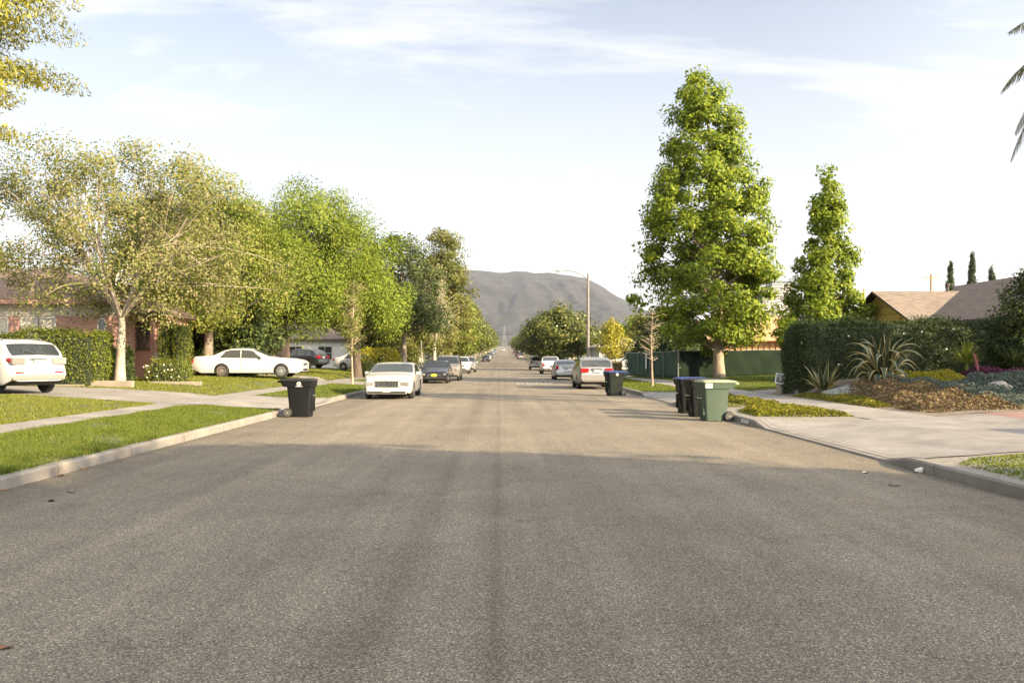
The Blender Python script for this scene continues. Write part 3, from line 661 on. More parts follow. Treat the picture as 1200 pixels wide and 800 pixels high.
LM = {
 'sweetgum': leafmat('sweetgum_leaf', [(.065, .10, .010), (.11, .155, .013), (.17, .215, .018), (.25, .28, .028)], .32),
 'bright': leafmat('bright_leaf', [(.055, .088, .010), (.10, .14, .014), (.15, .19, .02), (.22, .245, .035)], .26),
 'olive': leafmat('olive_leaf', [(.075, .095, .022), (.125, .145, .032), (.18, .175, .055), (.27, .22, .12)], .3),
 'olive2': leafmat('olive_green_leaf', [(.065, .095, .014), (.115, .145, .02), (.165, .185, .03), (.22, .21, .055)], .3),
 'dark': leafmat('dark_leaf', [(.022, .038, .012), (.04, .06, .016), (.065, .085, .02), (.12, .12, .035)], .2),
 'mid': leafmat('mid_leaf', [(.045, .058, .014), (.08, .09, .018), (.125, .128, .026), (.19, .17, .045)], .28),
 'yellow': leafmat('yellow_leaf', [(.13, .14, .016), (.21, .21, .024), (.30, .28, .045), (.42, .38, .12)], .3),
 'gold': leafmat('gold_green_leaf', [(.10, .11, .014), (.20, .19, .02), (.30, .27, .03), (.38, .32, .04)], .35),
 'magnolia': leafmat('magnolia_leaf', [(.022, .036, .012), (.05, .066, .016), (.095, .11, .022), (.20, .18, .04)], .15, .3),
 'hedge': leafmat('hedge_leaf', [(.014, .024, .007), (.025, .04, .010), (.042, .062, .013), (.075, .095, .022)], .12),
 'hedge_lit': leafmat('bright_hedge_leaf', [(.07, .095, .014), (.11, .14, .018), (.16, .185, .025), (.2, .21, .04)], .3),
 'cypress': leafmat('cypress_leaf', [(.025, .04, .018), (.045, .062, .024), (.06, .08, .03)], .1),
 'palm': leafmat('palm_leaf', [(.05, .065, .02), (.09, .10, .03), (.14, .13, .05), (.2, .16, .08)], .25),
 'blue': leafmat('blue_grey_leaf', [(.07, .09, .068), (.105, .13, .10), (.155, .185, .145)], .1),
 'rust': leafmat('rust_leaf', [(.07, .055, .025), (.15, .095, .05), (.22, .15, .085), (.16, .15, .05)], .15),
 'iceplant': leafmat('groundcover_leaf', [(.05, .065, .010), (.10, .11, .012), (.17, .16, .015), (.27, .23, .018)], .25),
 'purple': leafmat('purple_leaf', [(.05, .015, .03), (.09, .02, .05), (.13, .04, .07)], .15),
 'pale': leafmat('pale_grey_leaf', [(.35, .36, .32), (.45, .46, .42), (.52, .53, .48)], .1),
 'grass': leafmat('grass_blade', [(.055, .085, .010), (.085, .12, .014), (.12, .15, .020), (.18, .18, .05)], .35),
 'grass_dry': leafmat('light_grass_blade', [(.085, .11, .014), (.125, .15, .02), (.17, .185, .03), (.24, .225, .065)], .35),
}
def tree(label, base, H, env, zc0, leaf, bark, n_cl, per, lsize, cr, trunk_r, seed, name='tree', group=None, cat='tree', lean=(0, 0), n_limb=40, lump=.2, stretch=(1, 1), fork=0, outb=.45, aspect=.62, up=.5, droop=0.0, limb_k=.3, trunk_top=.9, squash=.75, asym=0.0, flare=1.35, rnd_n=.55):
    rs = np.random.RandomState(seed); rnd = random.Random(seed)
    root = empty(name, base); tag(root, label, cat, group)
    et = [e[0] for e in env]; er = [e[1] for e in env]
    ph = rs.random(6)*2*PI
    def Rad(t, th):
        return np.interp(t, et, er)*(1+lump*(.5*np.sin(2*th+ph[0]+4*t)+.5*np.sin(3*th+ph[1]-7*t)+.6*np.sin(5*th+ph[2]+11*t))+asym*np.cos(th))
    # trunk
    tb = MB(); hz = H*trunk_top; npt = 10
    axis = lambda z: (lean[0]*(z/H)+.10*math.sin(z*.7+ph[3])*min(1, z/4), lean[1]*(z/H)+.10*math.sin(z*.6+ph[4])*min(1, z/4))
    pts = []; rr = []
    if fork:
        hz = fork; npt = 6
    for i in range(npt+1):
        z = -.15+(hz+.15)*i/npt; ax = axis(max(0, z)); pts.append((ax[0], ax[1], z))
        k = max(0, z)/H
        rr.append(trunk_r*((1-k/1.02)**.9 if not fork else (1-.35*k*H/fork))*(1+(flare-1)*math.exp(-max(0, z)/(.9*trunk_r+.15))))
    tb.tube(pts, rr, 12)
    # cluster centres
    ts = np.linspace(.005, .995, 200); w = np.interp(ts, et, er)**1.5+.05; w /= w.sum()
    t = rs.choice(ts, n_cl, p=w)+rs.normal(size=n_cl)*.01; t = np.clip(t, 0, 1); th = rs.random(n_cl)*2*PI
    rad = Rad(t, th)*rs.random(n_cl)**outb
    z = zc0+t*(H-zc0)
    ax = np.array([axis(q) for q in z]); C = np.stack([ax[:, 0]+rad*np.cos(th), ax[:, 1]+rad*np.sin(th), z], -1)
    # limbs
    order = list(range(n_cl)); rnd.shuffle(order); order = order[:n_limb]
    mains = []
    if fork:
        for k in range(6):
            a = 2*PI*k/6+rnd.random()*.7; r_ = Rad(.55, np.array(a))*.5; top = zc0+(H-zc0)*(.5+.38*rnd.random())
            f0 = Vector(pts[-1]); e = Vector((lean[0]*top/H+float(r_)*math.cos(a), lean[1]*top/H+float(r_)*math.sin(a), top))
            mid = f0.lerp(e, .5)+Vector((.3*math.cos(a), .3*math.sin(a), -.15*(top-fork)*.4))
            ln = [f0.lerp(mid, q/4).lerp(mid.lerp(e, q/4), q/4) for q in range(5)]
            tb.tube(ln, [trunk_r*.5*(1-.75*q/4) for q in range(5)], 7); mains.append(ln)
    for i in order:
        e = Vector(C[i])
        if fork:
            ln = min(mains, key=lambda l: min((p-e).length for p in l[1:])+rnd.random()*.8); k_ = rnd.uniform(1.0, 3.7); s0 = ln[int(k_)].lerp(ln[int(k_)+1], k_ % 1); r0 = trunk_r*.11*rnd.uniform(.5, 1.1)
        else:
            hd = math.hypot(e.x, e.y); z0 = max(min(zc0*.95, H*.3), e.z-hd*(.35+.5*rnd.random())); z0 = min(z0, hz*.97); a2 = axis(z0); s0 = Vector((a2[0], a2[1], z0)); r0 = trunk_r*limb_k*max(.25, (1-z0/H))
        mid = s0.lerp(e, .5)+Vector((rnd.uniform(-.35, .35), rnd.uniform(-.35, .35), rnd.uniform(.02, .16)*(e-s0).length))
        ln = [s0.lerp(mid, q/4).lerp(mid.lerp(e, q/4), q/4) for q in range(5)]
        tb.tube(ln, [r0*(1-.8*q/4)+.006 for q in range(5)], 5, cap=False)
    tb.build('trunk', bark, root, smooth=50, fix=False)
    # leaves
    sz = cr*(.6+.8*rs.random(n_cl)); m = n_cl*per
    d = rs.normal(size=(m, 3)); d /= np.linalg.norm(d, axis=1, keepdims=True); d *= rs.random((m, 1))**.38
    ci = np.repeat(np.arange(n_cl), per)
    od = np.stack([np.cos(th), np.sin(th), np.zeros(n_cl)], -1)[ci]
    rad_c = (d*od).sum(1, keepdims=True)
    d = d+od*rad_c*(stretch[0]-1); d[:, 2] *= squash*stretch[1]
    if stretch[0] > 1: d[:, 2] -= .25*np.abs(rad_c[:, 0])*stretch[0]*.5
    Pn = C[ci]+d*sz[ci][:, None]
    outv = d/(np.linalg.norm(d, axis=1, keepdims=True)+1e-6)*.6+od*.6
    V, Fq = leaf_quads(Pn, lsize, rs, outv, aspect, up, rnd_n, 1.15, droop)
    link('crown', np_mesh('crown', V, Fq, leaf), root)
    return root

# right: tall liquidambar-like pair
tree('tall bright green tree with a full tapering crown in front of the green fence', (13.95, 54.0, .30), 20.1, [(0, 1.2), (.05, 2.5), (.16, 3.5), (.33, 3.8), (.5, 3.3), (.64, 2.7), (.78, 2.1), (.9, 1.35), (.97, .65), (1, .15)], 1.7, LM['sweetgum'], M['bark_tan'], 400, 165, .225, .78, .34, 11, name='sweetgum_tree', n_limb=110, lump=.22, squash=.72, up=.5, outb=.30, asym=-.16, flare=1.2, lean=(-.9, 0), group='tall tapering trees', limb_k=.22)
tree('slimmer bright green tapering tree rising behind the right hedge', (17.3, 46.0, .4), 11.4, [(0, 1.6), (.1, 2.05), (.3, 1.75), (.5, 1.35), (.7, .95), (.88, .5), (1, .1)], 1.2, LM['sweetgum'], M['bark_tan'], 230, 120, .19, .5, .24, 12, name='sweetgum_tree', n_limb=50, lump=.28, lean=(.5, 0), squash=.72, up=.5, outb=.32, group='tall tapering trees')
# left: pale-limbed spreading tree
tree('spreading tree with smooth pale forked trunk and thin olive leaves by the porch', (-14.4, 32.4, .86), 8.9, [(0, 2.2), (.12, 4.2), (.35, 5.4), (.6, 5.1), (.8, 4.2), (.93, 2.8), (1, 1.0)], 2.3, LM['olive'], M['bark_pale'], 210, 260, .10, .82, .185, 21, name='crape_myrtle_tree', n_limb=170, fork=2.3, lean=(.1, -.2), lump=.40, outb=.42, flare=1.25, asym=-.12)
tree('loose yellowish green tree whose crown fills the gap beside the pale-limbed tree', (-14.6, 42.8, .8), 10.0, [(0, 2.0), (.2, 3.6), (.5, 4.2), (.75, 3.2), (.92, 1.7), (1, .4)], 2.4, LM['olive2'], M['bark_grey'], 150, 330, .13, 1.0, .26, 22, name='leafy_tree', n_limb=60, lump=.22)
tree('feathery yellow leaved tree entering the top corner of the picture on the left', (-12.5, 14.9, .45), 11.2, [(0, 2.6), (.25, 3.7), (.5, 3.8), (.8, 3.2), (1, 1.2)], 4.75, LM['yellow'], M['bark_grey'], 340, 900, .10, .66, .2, 23, name='feathery_tree', n_limb=120, stretch=(2.0, .55), aspect=.3, lump=.28)
tree('broad bright green weeping tree whose branches hang over the white sedan', (-13.7, 51.5, .7), 10.8, [(0, 3.6), (.06, 4.4), (.25, 4.9), (.5, 4.8), (.75, 4.1), (.9, 2.8), (1, 1.0)], 3.0, LM['bright'], M['bark_dark'], 130, 620, .155, 1.1, .42, 24, lean=(1.9, 0), name='weeping_tree', n_limb=90, lump=.25, stretch=(1, 1.9), droop=1.2, aspect=.45)
tree('bright green tree right of the big weeping tree, behind the thin young tree', (-9.6, 57.5, .5), 10.3, [(0, 2.4), (.1, 3.2), (.4, 3.4), (.7, 2.9), (.9, 1.7), (1, .5)], 2.9, LM['bright'], M['bark_dark'], 85, 540, .16, 1.0, .3, 27, name='weeping_tree', n_limb=50, lump=.3, stretch=(1, 1.7), droop=1.0, aspect=.45)
tree('dense green tree with hanging foliage left of the big bright tree', (-19.3, 49, .8), 9.4, [(0, 3.6), (.1, 4.3), (.4, 4.6), (.7, 3.4), (1, .7)], 1.2, LM['bright'], M['bark_dark'], 170, 190, .18, 1.0, .35, 25, name='weeping_tree', n_limb=40, lump=.25, stretch=(1, 1.5), droop=.8, aspect=.5)
tree('dark green pine-like tree with bare lower trunk beside the yellow shrubs', (-8.3, 74.5, .25), 12.4, [(0, 3.2), (.15, 4.2), (.35, 3.4), (.55, 3.6), (.8, 2.6), (1, .6)], 3.6, LM['dark'], M['bark_grey'], 130, 150, .22, .95, .26, 31, name='street_tree', n_limb=60, lump=.4, lean=(-.3, 0), group='street trees on the left verge')
tree('olive green bushy tree low behind the yellow shrubs', (-10.6, 84, .3), 7.2, [(0, 2.4), (.3, 4.0), (.7, 3.3), (1, .8)], 1.0, LM['mid'], M['bark_grey'], 130, 160, .22, .95, .28, 32, name='bushy_tree', n_limb=40, lump=.3)
tree('tall pointed olive tree, highest of the left row', (-7.6, 112, .35), 18.6, [(0, 2.6), (.2, 4.0), (.45, 4.2), (.7, 3.4), (.9, 1.8), (1, .4)], 3.0, LM['mid'], M['bark_grey'], 190, 170, .27, 1.2, .34, 33, name='street_tree', n_limb=60, lump=.35, group='street trees on the left verge')
tree('sparse pale grey tree with bare twigs in the left row', (-7.4, 98, .3), 12.5, [(0, 1.6), (.3, 2.8), (.6, 2.8), (.85, 1.7), (1, .4)], 2.6, LM['olive'], M['bark_pale'], 200, 14, .2, .8, .24, 34, name='street_tree', n_limb=190, lump=.3, fork=2.6, group='street trees on the left verge')
tree('small round green tree close to the silver cars on the left', (-7.6, 104, .3), 8.0, [(0, 1.8), (.3, 3.2), (.7, 2.6), (1, .6)], 1.8, LM['mid'], M['bark_tan'], 150, 80, .26, .9, .24, 35, name='street_tree', n_limb=30, lump=.3, group='street trees on the left verge')
tree('dark leafy tree in deep shade right of the porch, behind the white sedan', (-14.4, 43.6+2.2, .7), 5.2, [(0, 1.8), (.3, 2.7), (.7, 2.2), (1, .7)], .3, LM['hedge'], M['bark_dark'], 170, 95, .2, .75, .2, 26, name='bushy_tree', n_limb=20, lump=.25)
# right mid-distance
tree('glossy round evergreen tree with golden leaves on the right verge beyond the lamp', (8.0, 112, .4), 7.9, [(0, 2.6), (.2, 4.4), (.5, 5.0), (.8, 3.4), (1, .9)], 1.5, LM['magnolia'], M['bark_dark'], 170, 160, .30, 1.2, .3, 41, name='magnolia_tree', n_limb=40, lump=.25, up=.7)
tree('dark green tree leaning over the green fence behind the bare young tree', (13.4, 69.0, .4), 5.4, [(0, 2.0), (.3, 2.7), (.7, 2.2), (1, .6)], .6, LM['hedge'], M['bark_dark'], 190, 90, .2, .7, .2, 42, name='bushy_tree', n_limb=30, lump=.3)
tree('airy light green tree between the pale house and the fence', (12.5, 94, .35), 5.4, [(0, 1.0), (.3, 1.9), (.6, 1.5), (1, .3)], .8, LM['gold'], M['bark_grey'], 110, 55, .2, .65, .12, 43, name='bushy_tree', n_limb=30, lump=.3)
tree('distant green tree beyond the pale house roof', (20, 128, .5), 7.4, [(0, 2), (.4, 3.2), (1, .6)], 1.0, LM['bright'], M['bark_grey'], 120, 60, .35, 1.1, .2, 44, name='bushy_tree', n_limb=20, lump=.3)
tree('dark green tree beside the pale house on the right', (17.5, 102, .5), 6.0, [(0, 2), (.4, 3.0), (1, .6)], 1.0, LM['mid'], M['bark_grey'], 120, 60, .3, 1.0, .2, 45, name='bushy_tree', n_limb=20, lump=.3)
# back-yard trees beyond the left house
by = tree('round olive yard tree showing over the brick house roof', (-31.5, 50, .8), 7.6, [(0, 2.2), (.3, 3.6), (.7, 2.9), (1, .7)], 1.6, LM['mid'], M['bark_grey'], 150, 130, .24, .95, .25, 46, name='back_yard_tree', n_limb=30, lump=.3, group='trees in the yards behind the brick house')
for i, (x, y_, k_, lab) in enumerate([(-36, 30, .8, 'olive yard tree far left, level with the white crossover'), (-40, 40, 1.0, 'olive yard tree left of the brick house'), (-37, 62, 1.1, 'olive yard tree behind the brick house, second in the row'), (-34, 76, .95, 'olive yard tree behind the brick house, third in the row'), (-48, 55, 1.2, 'large olive yard tree farthest left in the yards'), (-46, 22, .9, 'small olive yard tree at the far left, nearest the viewer')]):
    copy_thing(by, (x, y_, .8), i*1.3, k_, lab)
# young street trees
tree('thin young tree with few leaves on the left verge beside the cream sedan', (-8.05, 46.8, .22), 6.3, [(0, .35), (.4, .75), (.8, .55), (1, .15)], 1.6, LM['olive'], M['bark_tan'], 80, 26, .11, .36, .065, 51, name='young_tree', n_limb=70, lump=.3, group='thin young street trees', limb_k=.35)
tree('bare young tree with thin upright twigs on the right verge', (7.72, 43, .17), 4.2, [(0, .3), (.3, .55), (.7, .45), (1, .1)], 1.3, LM['olive'], M['bark_tan'], 70, 2, .07, .2, .06, 52, name='young_tree', n_limb=70, lump=.3, group='thin young street trees', limb_k=.22)
# rows down the street: three kinds, copied
GLT, GRT = 'distant street trees down the left verge', 'distant street trees down the right verge'
def kids_seed(kind, base, label, group):
    lf = [LM['mid'], LM['olive2'], LM['magnolia']][kind]
    return tree(label, base, [13.5, 12.0, 9.0][kind], [[(0, 2.4), (.25, 4.0), (.6, 3.6), (1, .6)], [(0, 2.2), (.3, 3.8), (.7, 3.0), (1, .6)], [(0, 2.6), (.3, 4.4), (.7, 3.6), (1, .8)]][kind], 2.4, lf, M['bark_pale'] if kind == 1 else M['bark_grey'], 170, 55, .42, 1.25, .3, 60+kind, name='street_tree', n_limb=26, lump=.35, group=group)
rnd = random.Random(9); protos = {}
def row_tree(i, y, side, group, word):
    k = rnd.randrange(3) if side < 0 else rnd.choice((1, 2, 2)); x = side*(7.7+rnd.uniform(-.3, .5))+float(dr(y)); b0 = (x, y, float(zr(y))+.2)
    shape = ['tall olive', 'loose light olive', 'round glossy dark'][k]
    lab = '%s tree, %s of the distant trees down the %s verge' % (shape, ordn[i], word)
    if k not in protos: protos[k] = kids_seed(k, b0, lab, group)
    else: copy_thing(protos[k], b0, rnd.random()*6, rnd.uniform(.82, 1.12) if side < 0 else rnd.uniform(.62, .84), lab, group)
y = 128
for i in range(15):
    row_tree(i, y, -1, GLT, 'left'); y += 15+i*3.2
y = 136
for i in range(15):
    row_tree(i, y, 1, GRT, 'right'); y += 15+i*3.2
# a wood of yard trees behind, seen as one mass
def far_wood(name, label, pts, seed):
    rs = np.random.RandomState(seed); Vs = []; Fs = []; k = 0
    for (x, y, h, r) in pts:
        n = 900; d = rs.normal(size=(n, 3)); d /= np.linalg.norm(d, axis=1, keepdims=True); d *= rs.random((n, 1))**.35
        lob = 1+.3*np.sin(3*np.arctan2(d[:, 1], d[:, 0])+x)[:, None]*.5
        Pn = np.array([x, y, float(zr(y))+h*.55])+d*np.array([r, r, h*.5])*lob
        V, Fq = leaf_quads(Pn, .9, rs, d); Vs.append(V); Fs.append(Fq+k); k += len(V)
    o = link(name, np_mesh(name, np.concatenate(Vs), np.concatenate(Fs), LM['mid'])); tag(o, label, 'trees', kind='stuff')
rs = np.random.RandomState(77)
pts = [(rs.uniform(14, 34), rs.uniform(150, 420), rs.uniform(5, 9), rs.uniform(3, 5)) for _ in range(40)]+[(-rs.uniform(14, 60), rs.uniform(100, 420), rs.uniform(6, 11), rs.uniform(3, 5)) for _ in range(60)]+[(rs.uniform(-90, 160), rs.uniform(560, 1300), rs.uniform(7, 11), rs.uniform(5, 9)) for _ in range(110) ]
pts = [p for p in pts if abs(p[0]-float(dr(p[1]))) > 10+p[3]]
far_wood('distant_woods', 'far belt of yard trees behind the houses at the end of the street', pts, 78)
# trees standing behind and beside the camera: they throw the shade over the near street
GS = 'yard trees beside the viewer'
for i, (x, y, h, r, lab) in enumerate([(20.0, -5.0, 12, 4.2, 'broad yard tree right of the viewer, nearest the driveway'), (18.5, -12, 14, 4.6, 'tall yard tree right of the viewer, second from the driveway'), (19, -20, 15, 4.8, 'tall yard tree behind the viewer on the right'), (14, -23, 16, 4.8, 'tall yard tree farthest behind the viewer')]):
    tree(lab, (x, y, .5), h, [(0, r*.7), (.2, r), (.6, r*.95), (.85, r*.6), (1, .6)], 1.2, LM['mid'], M['bark_grey'], 420, 80, .46, 1.3, .35, 80+i, name='yard_tree', n_limb=20, group=GS)
tree('leafy yard tree beyond the right edge that shades the hedge', (25.5, 20.5, .6), 9.0, [(0, 2.6), (.3, 3.8), (.7, 3.0), (1, .6)], 1.0, LM['mid'], M['bark_grey'], 200, 70, .34, 1.1, .3, 88, name='yard_tree', n_limb=20)
tree('dark rounded shrub tree rising at the right end of the hedge', (19.6, 31.6, .8), 4.1, [(0, 1.0), (.3, 1.45), (.7, 1.2), (1, .3)], .1, LM['hedge'], M['bark_dark'], 150, 110, .1, .42, .1, 89, name='shrub_tree', cat='shrub', n_limb=20, lump=.12)
# cypresses
for i, (px, h, lab) in enumerate([(1114, 11.9, 'dark cypress split at its tip, leftmost of three above the roof'), (1139, 12.8, 'tallest dark cypress, middle one of three above the roof'), (1163, 11.4, 'slim dark cypress, rightmost of three above the roof')]):
    tree(lab, ((px-585)*.095, 95, .6), h, [(0, .5), (.3, .52), (.7, .42), (.9, .25), (1, .04)], .3, LM['cypress'], M['bark_dark'], 500, 50, .16, .22, .18, 90+i, name='cypress_tree', n_limb=0, lump=.05, stretch=(1, 2.0), group='cypresses above the roof', outb=.6, up=.9)
tree('dark conical conifer behind the thin young tree on the left', (-13.8, 88, .6), 5.6, [(0, 1.3), (.3, 1.0), (.7, .5), (1, .05)], .3, LM['cypress'], M['bark_dark'], 200, 70, .2, .4, .15, 95, name='conifer_tree', n_limb=6, lump=.1)

# palm
def palm(label, base, H, seed):
    rs = np.random.RandomState(seed); rnd = random.Random(seed); root = empty('palm_tree', base); tag(root, label, 'palm tree')
    t = MB(); t.tube([(.03*math.sin(i), .03*math.cos(i*1.3), -.2+(H+.2)*i/16) for i in range(17)], [.26-.08*i/16+.012*(i % 2) for i in range(17)], 14); t.build('trunk', M['bark_grey'], root, smooth=60)
    V = []; Fc = []; fr = MB(); nf = 34
    for i in range(nf):
        a = i*2.399+rnd.uniform(-.2, .2); el = 1.35-1.7*i/nf; Ln = rnd.uniform(3.3, 3.9)
        p = Vector((0, 0, H)); d = Vector((math.cos(a)*math.cos(el), math.sin(a)*math.cos(el), math.sin(el))); line = []
        for k in range(13):
            line.append(p.copy()); p = p+d*(Ln/12); d = (d+Vector((0, 0, -.21))).normalized()
        fr.tube(line, [.03*(1-.85*k/12) for k in range(13)], 5, cap=False)
        for k in range(1, 13):
            for sub in range(6):
                q = line[k-1].lerp(line[k], sub/6); tg = (line[k]-line[k-1]).normalized(); sd = tg.cross(Vector((0, 0, 1))).normalized()
                ll = .66*math.sin(PI*min(.98, .12+.86*(k+sub/6)/13))**.7
                for sg in (-1, 1):
                    dd = (sd*sg*.75+tg*.5+Vector((0, 0, -.55+rnd.uniform(-.25, .25)))).normalized(); wd = tg*.018
                    e1 = q+dd*ll*.55; e2 = q+dd*ll+Vector((0, 0, -.22*ll))
                    b0 = len(V); V += [q-wd, q+wd, e1+wd*1.1, e2, e1-wd*1.1]; Fc.append((b0, b0+1, b0+2, b0+4)); Fc.append((b0+4, b0+2, b0+3, b0+3))
    me = bpy.data.meshes.new('fronds'); me.from_pydata([tuple(v) for v in V], [], [f if f[2] != f[3] else f[:3] for f in Fc]); me.materials.append(LM['palm']); link('fronds', me, root)
    fr.build('frond_stem', M['bark_tan'], root, fix=False)
palm('feather palm whose drooping fronds enter the top right corner', (16.35, 22.4, .3), 8.9, 4)

# ------------------------------------------------------------------ hedges, shrubs, beds
M['core'] = mat('hedge_core', (.018, .026, .010), .95)
def hedge(label, x0, x1, y0, y1, zb, h, leaf, size, dens, seed, name='hedge', rnd_r=.25, flowers=0, cat='hedge'):
    rs = np.random.RandomState(seed); o_root = empty(name, ((x0+x1)/2, (y0+y1)/2, zb)); tag(o_root, label, cat)
    w, d = x1-x0, y1-y0; r = min(rnd_r, w*.45, d*.45)
    c = MB(); q = .09
    c.loft([rrect(-w/2+q, w/2-q, -d/2+q, d/2-q, -.1, r), rrect(-w/2+q, w/2-q, -d/2+q, d/2-q, h-q-r*.5, r), rrect(-w/2+q+r*.4, w/2-q-r*.4, -d/2+q+r*.4, d/2-q-r*.4, h-q, r*.7)])
    c.build('stems', M['core'], o_root)
    # points over the box skin (rounded), pushed in and out
    A = [(w*h, 0), (w*h, 1), (d*h, 2), (d*h, 3), (w*d, 4)]; P = []; Nn = []
    for a, k in A:
        n = int(a*dens); u, v = rs.random(n), rs.random(n)
        if k < 2: p = np.stack([(u-.5)*w, np.full(n, (-.5 if k == 0 else .5)*d), v*h], -1); nn = np.tile([0, -1 if k == 0 else 1, 0], (n, 1))
        elif k < 4: p = np.stack([np.full(n, (-.5 if k == 2 else .5)*w), (u-.5)*d, v*h], -1); nn = np.tile([-1 if k == 2 else 1, 0, 0], (n, 1))
        else: p = np.stack([(u-.5)*w, (v-.5)*d, np.full(n, h)], -1); nn = np.tile([0, 0, 1], (n, 1))
        P.append(p); Nn.append(nn)
    P = np.concatenate(P); Nn = np.concatenate(Nn).astype(float)
    # round the corners
    cx = np.clip(P[:, 0], -w/2+r, w/2-r); cy = np.clip(P[:, 1], -d/2+r, d/2-r); cz = np.minimum(P[:, 2], h-r)
    Cn = np.stack([cx, cy, cz], -1); dv = P-Cn; ln = np.linalg.norm(dv, axis=1, keepdims=True); k = ln[:, 0] > r
    P[k] = Cn[k]+dv[k]/ln[k]*r
    wv = .05*np.sin(P[:, 0]*1.9+seed)+.045*np.sin(P[:, 0]*4.3+P[:, 1]*3)+.04*np.sin(P[:, 2]*5+P[:, 0]*2.3)+rs.normal(size=len(P))*.05+(Nn[:, 2] > .5)*rs.random(len(P))**6*.22
    P = P+Nn*wv[:, None]
    V, Fq = leaf_quads(P, size, rs, Nn, .6, .35, .9, .6)
    link('foliage', np_mesh('foliage', V, Fq, leaf), o_root)
    if flowers:
        f = MB()
        for i in rs.choice(len(P), flowers):
            if Nn[i][1] < 0 or Nn[i][0] < 0:
                p = P[i]+Nn[i]*.05
                for k in range(5):
                    a = k*1.257; f.add([p, p+np.array([.024*math.cos(a-.5), -.02, .024*math.sin(a-.5)]), p+np.array([.04*math.cos(a), -.03, .04*math.sin(a)]), p+np.array([.024*math.cos(a+.5), -.02, .024*math.sin(a+.5)])], [(0, 1, 2, 3)])
        f.build('blossom', M['petal'], o_root)
    return o_root
M['petal'] = mat('white_petal', (.75, .72, .66), .6)
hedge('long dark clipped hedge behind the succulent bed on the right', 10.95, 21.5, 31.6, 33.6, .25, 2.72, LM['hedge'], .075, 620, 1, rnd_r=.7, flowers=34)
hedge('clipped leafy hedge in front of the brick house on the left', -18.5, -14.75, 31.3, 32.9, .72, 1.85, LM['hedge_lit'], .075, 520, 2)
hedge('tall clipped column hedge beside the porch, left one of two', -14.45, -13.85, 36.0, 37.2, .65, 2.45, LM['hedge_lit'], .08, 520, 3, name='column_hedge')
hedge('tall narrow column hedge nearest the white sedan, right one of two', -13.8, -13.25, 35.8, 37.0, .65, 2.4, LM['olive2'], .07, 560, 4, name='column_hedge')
hedge('low dark shrub between the hedge and the pale trunk', -15.3, -14.55, 33.2, 34.2, .75, 1.35, LM['hedge'], .09, 420, 5, name='shrub', cat='shrub', rnd_r=.35)
hedge('large dark shrub mass behind the white sedan', -19.0, -13.4, 45.8, 48.0, .7, 2.0, LM['hedge'], .13, 240, 6, name='shrub', cat='shrub', rnd_r=.8)
hedge('yellow green leafy shrub row behind the parked cars on the left', -11.6, -7.9, 67.5, 69.5, .3, 2.0, LM['gold'], .2, 150, 7, name='shrub_row', cat='shrub', rnd_r=.9)
hedge('round dark clipped shrub beside the cream sedan', -9.75, -8.75, 60.0, 61.0, .38, .95, LM['hedge'], .08, 420, 8, name='shrub', cat='shrub', rnd_r=.45)
hedge('light shrub with white and red roses below the porch', -14.3, -12.6, 34.4, 35.3, .62, .9, LM['olive2'], .07, 420, 9, name='rose_shrub', cat='shrub', rnd_r=.4, flowers=50)
hedge('low tan hedge in front of the pale house on the right', 9.6, 12.2, 84.2, 85.0, .3, 1.0, LM['rust'], .14, 200, 10, name='shrub_row', cat='shrub', rnd_r=.35)
def inpoly(poly, x, y):
    c = np.zeros(len(x), bool); n = len(poly)
    for i in range(n):
        x0, y0 = poly[i]; x1, y1 = poly[(i+1) % n]
        k = (y0 > y) != (y1 > y); c ^= k & (x < (x1-x0)*(y-y0)/(y1-y0+1e-12)+x0)
    return c
def cover(name, label, poly, leaf, n, size, h, seed, lumps=.5, cat='ground cover', up=.6, aspect=.5, upright=0.0):
    rs = np.random.RandomState(seed); p = np.array(poly); lo, hi = p.min(0), p.max(0)
    X = rs.uniform(lo[0], hi[0], n*3); Y = rs.uniform(lo[1], hi[1], n*3); k = inpoly(poly, X, Y); X, Y = X[k][:n], Y[k][:n]
    # distance to the outline tapers the mound
    dmin = np.full(len(X), 9.0)
    for i in range(len(poly)):
        a, b = p[i], p[(i+1) % len(poly)]; ab = b-a; t = np.clip(((X-a[0])*ab[0]+(Y-a[1])*ab[1])/(ab@ab), 0, 1)
        dmin = np.minimum(dmin, np.hypot(X-a[0]-t*ab[0], Y-a[1]-t*ab[1]))
    hh = h*sstep(0, max(.25, h*1.4), dmin)*(1-lumps*.5+lumps*.5*np.sin(X*5.1+seed)*np.sin(Y*3.7+X*1.3))
    Z = zt(X, Y)+.015+hh*rs.random(len(X))**.5
    Pn = np.stack([X, Y, Z], -1); out = None
    V, Fq = leaf_quads(Pn, size, rs, None, aspect, up, .8)
    o = link(name, np_mesh(name, V, Fq, leaf)); tag(o, label, cat, kind='stuff'); return o
cover('ground_cover', 'yellow green ground cover mat in the right verge, nearer patch', [(6.5, 21.6), (7.4, 21.2), (8.75, 21.0), (8.72, 23.6), (8.3, 25.2), (7.2, 25.0), (6.6, 23.6)], LM['iceplant'], 11000, .055, .17, 1)
cover('ground_cover', 'yellow green ground cover mat in the right verge, farther strip', [(7.6, 26.2), (8.7, 25.9), (8.72, 32.5), (8.1, 33.0), (7.5, 29)], LM['iceplant'], 9000, .06, .16, 2)
cover('ground_cover', 'low yellow green edging along the sidewalk below the agaves', [(10.65, 24.2), (11.2, 24.0), (11.6, 27), (11.3, 31), (10.7, 31.5)], LM['iceplant'], 6500, .055, .13, 3)
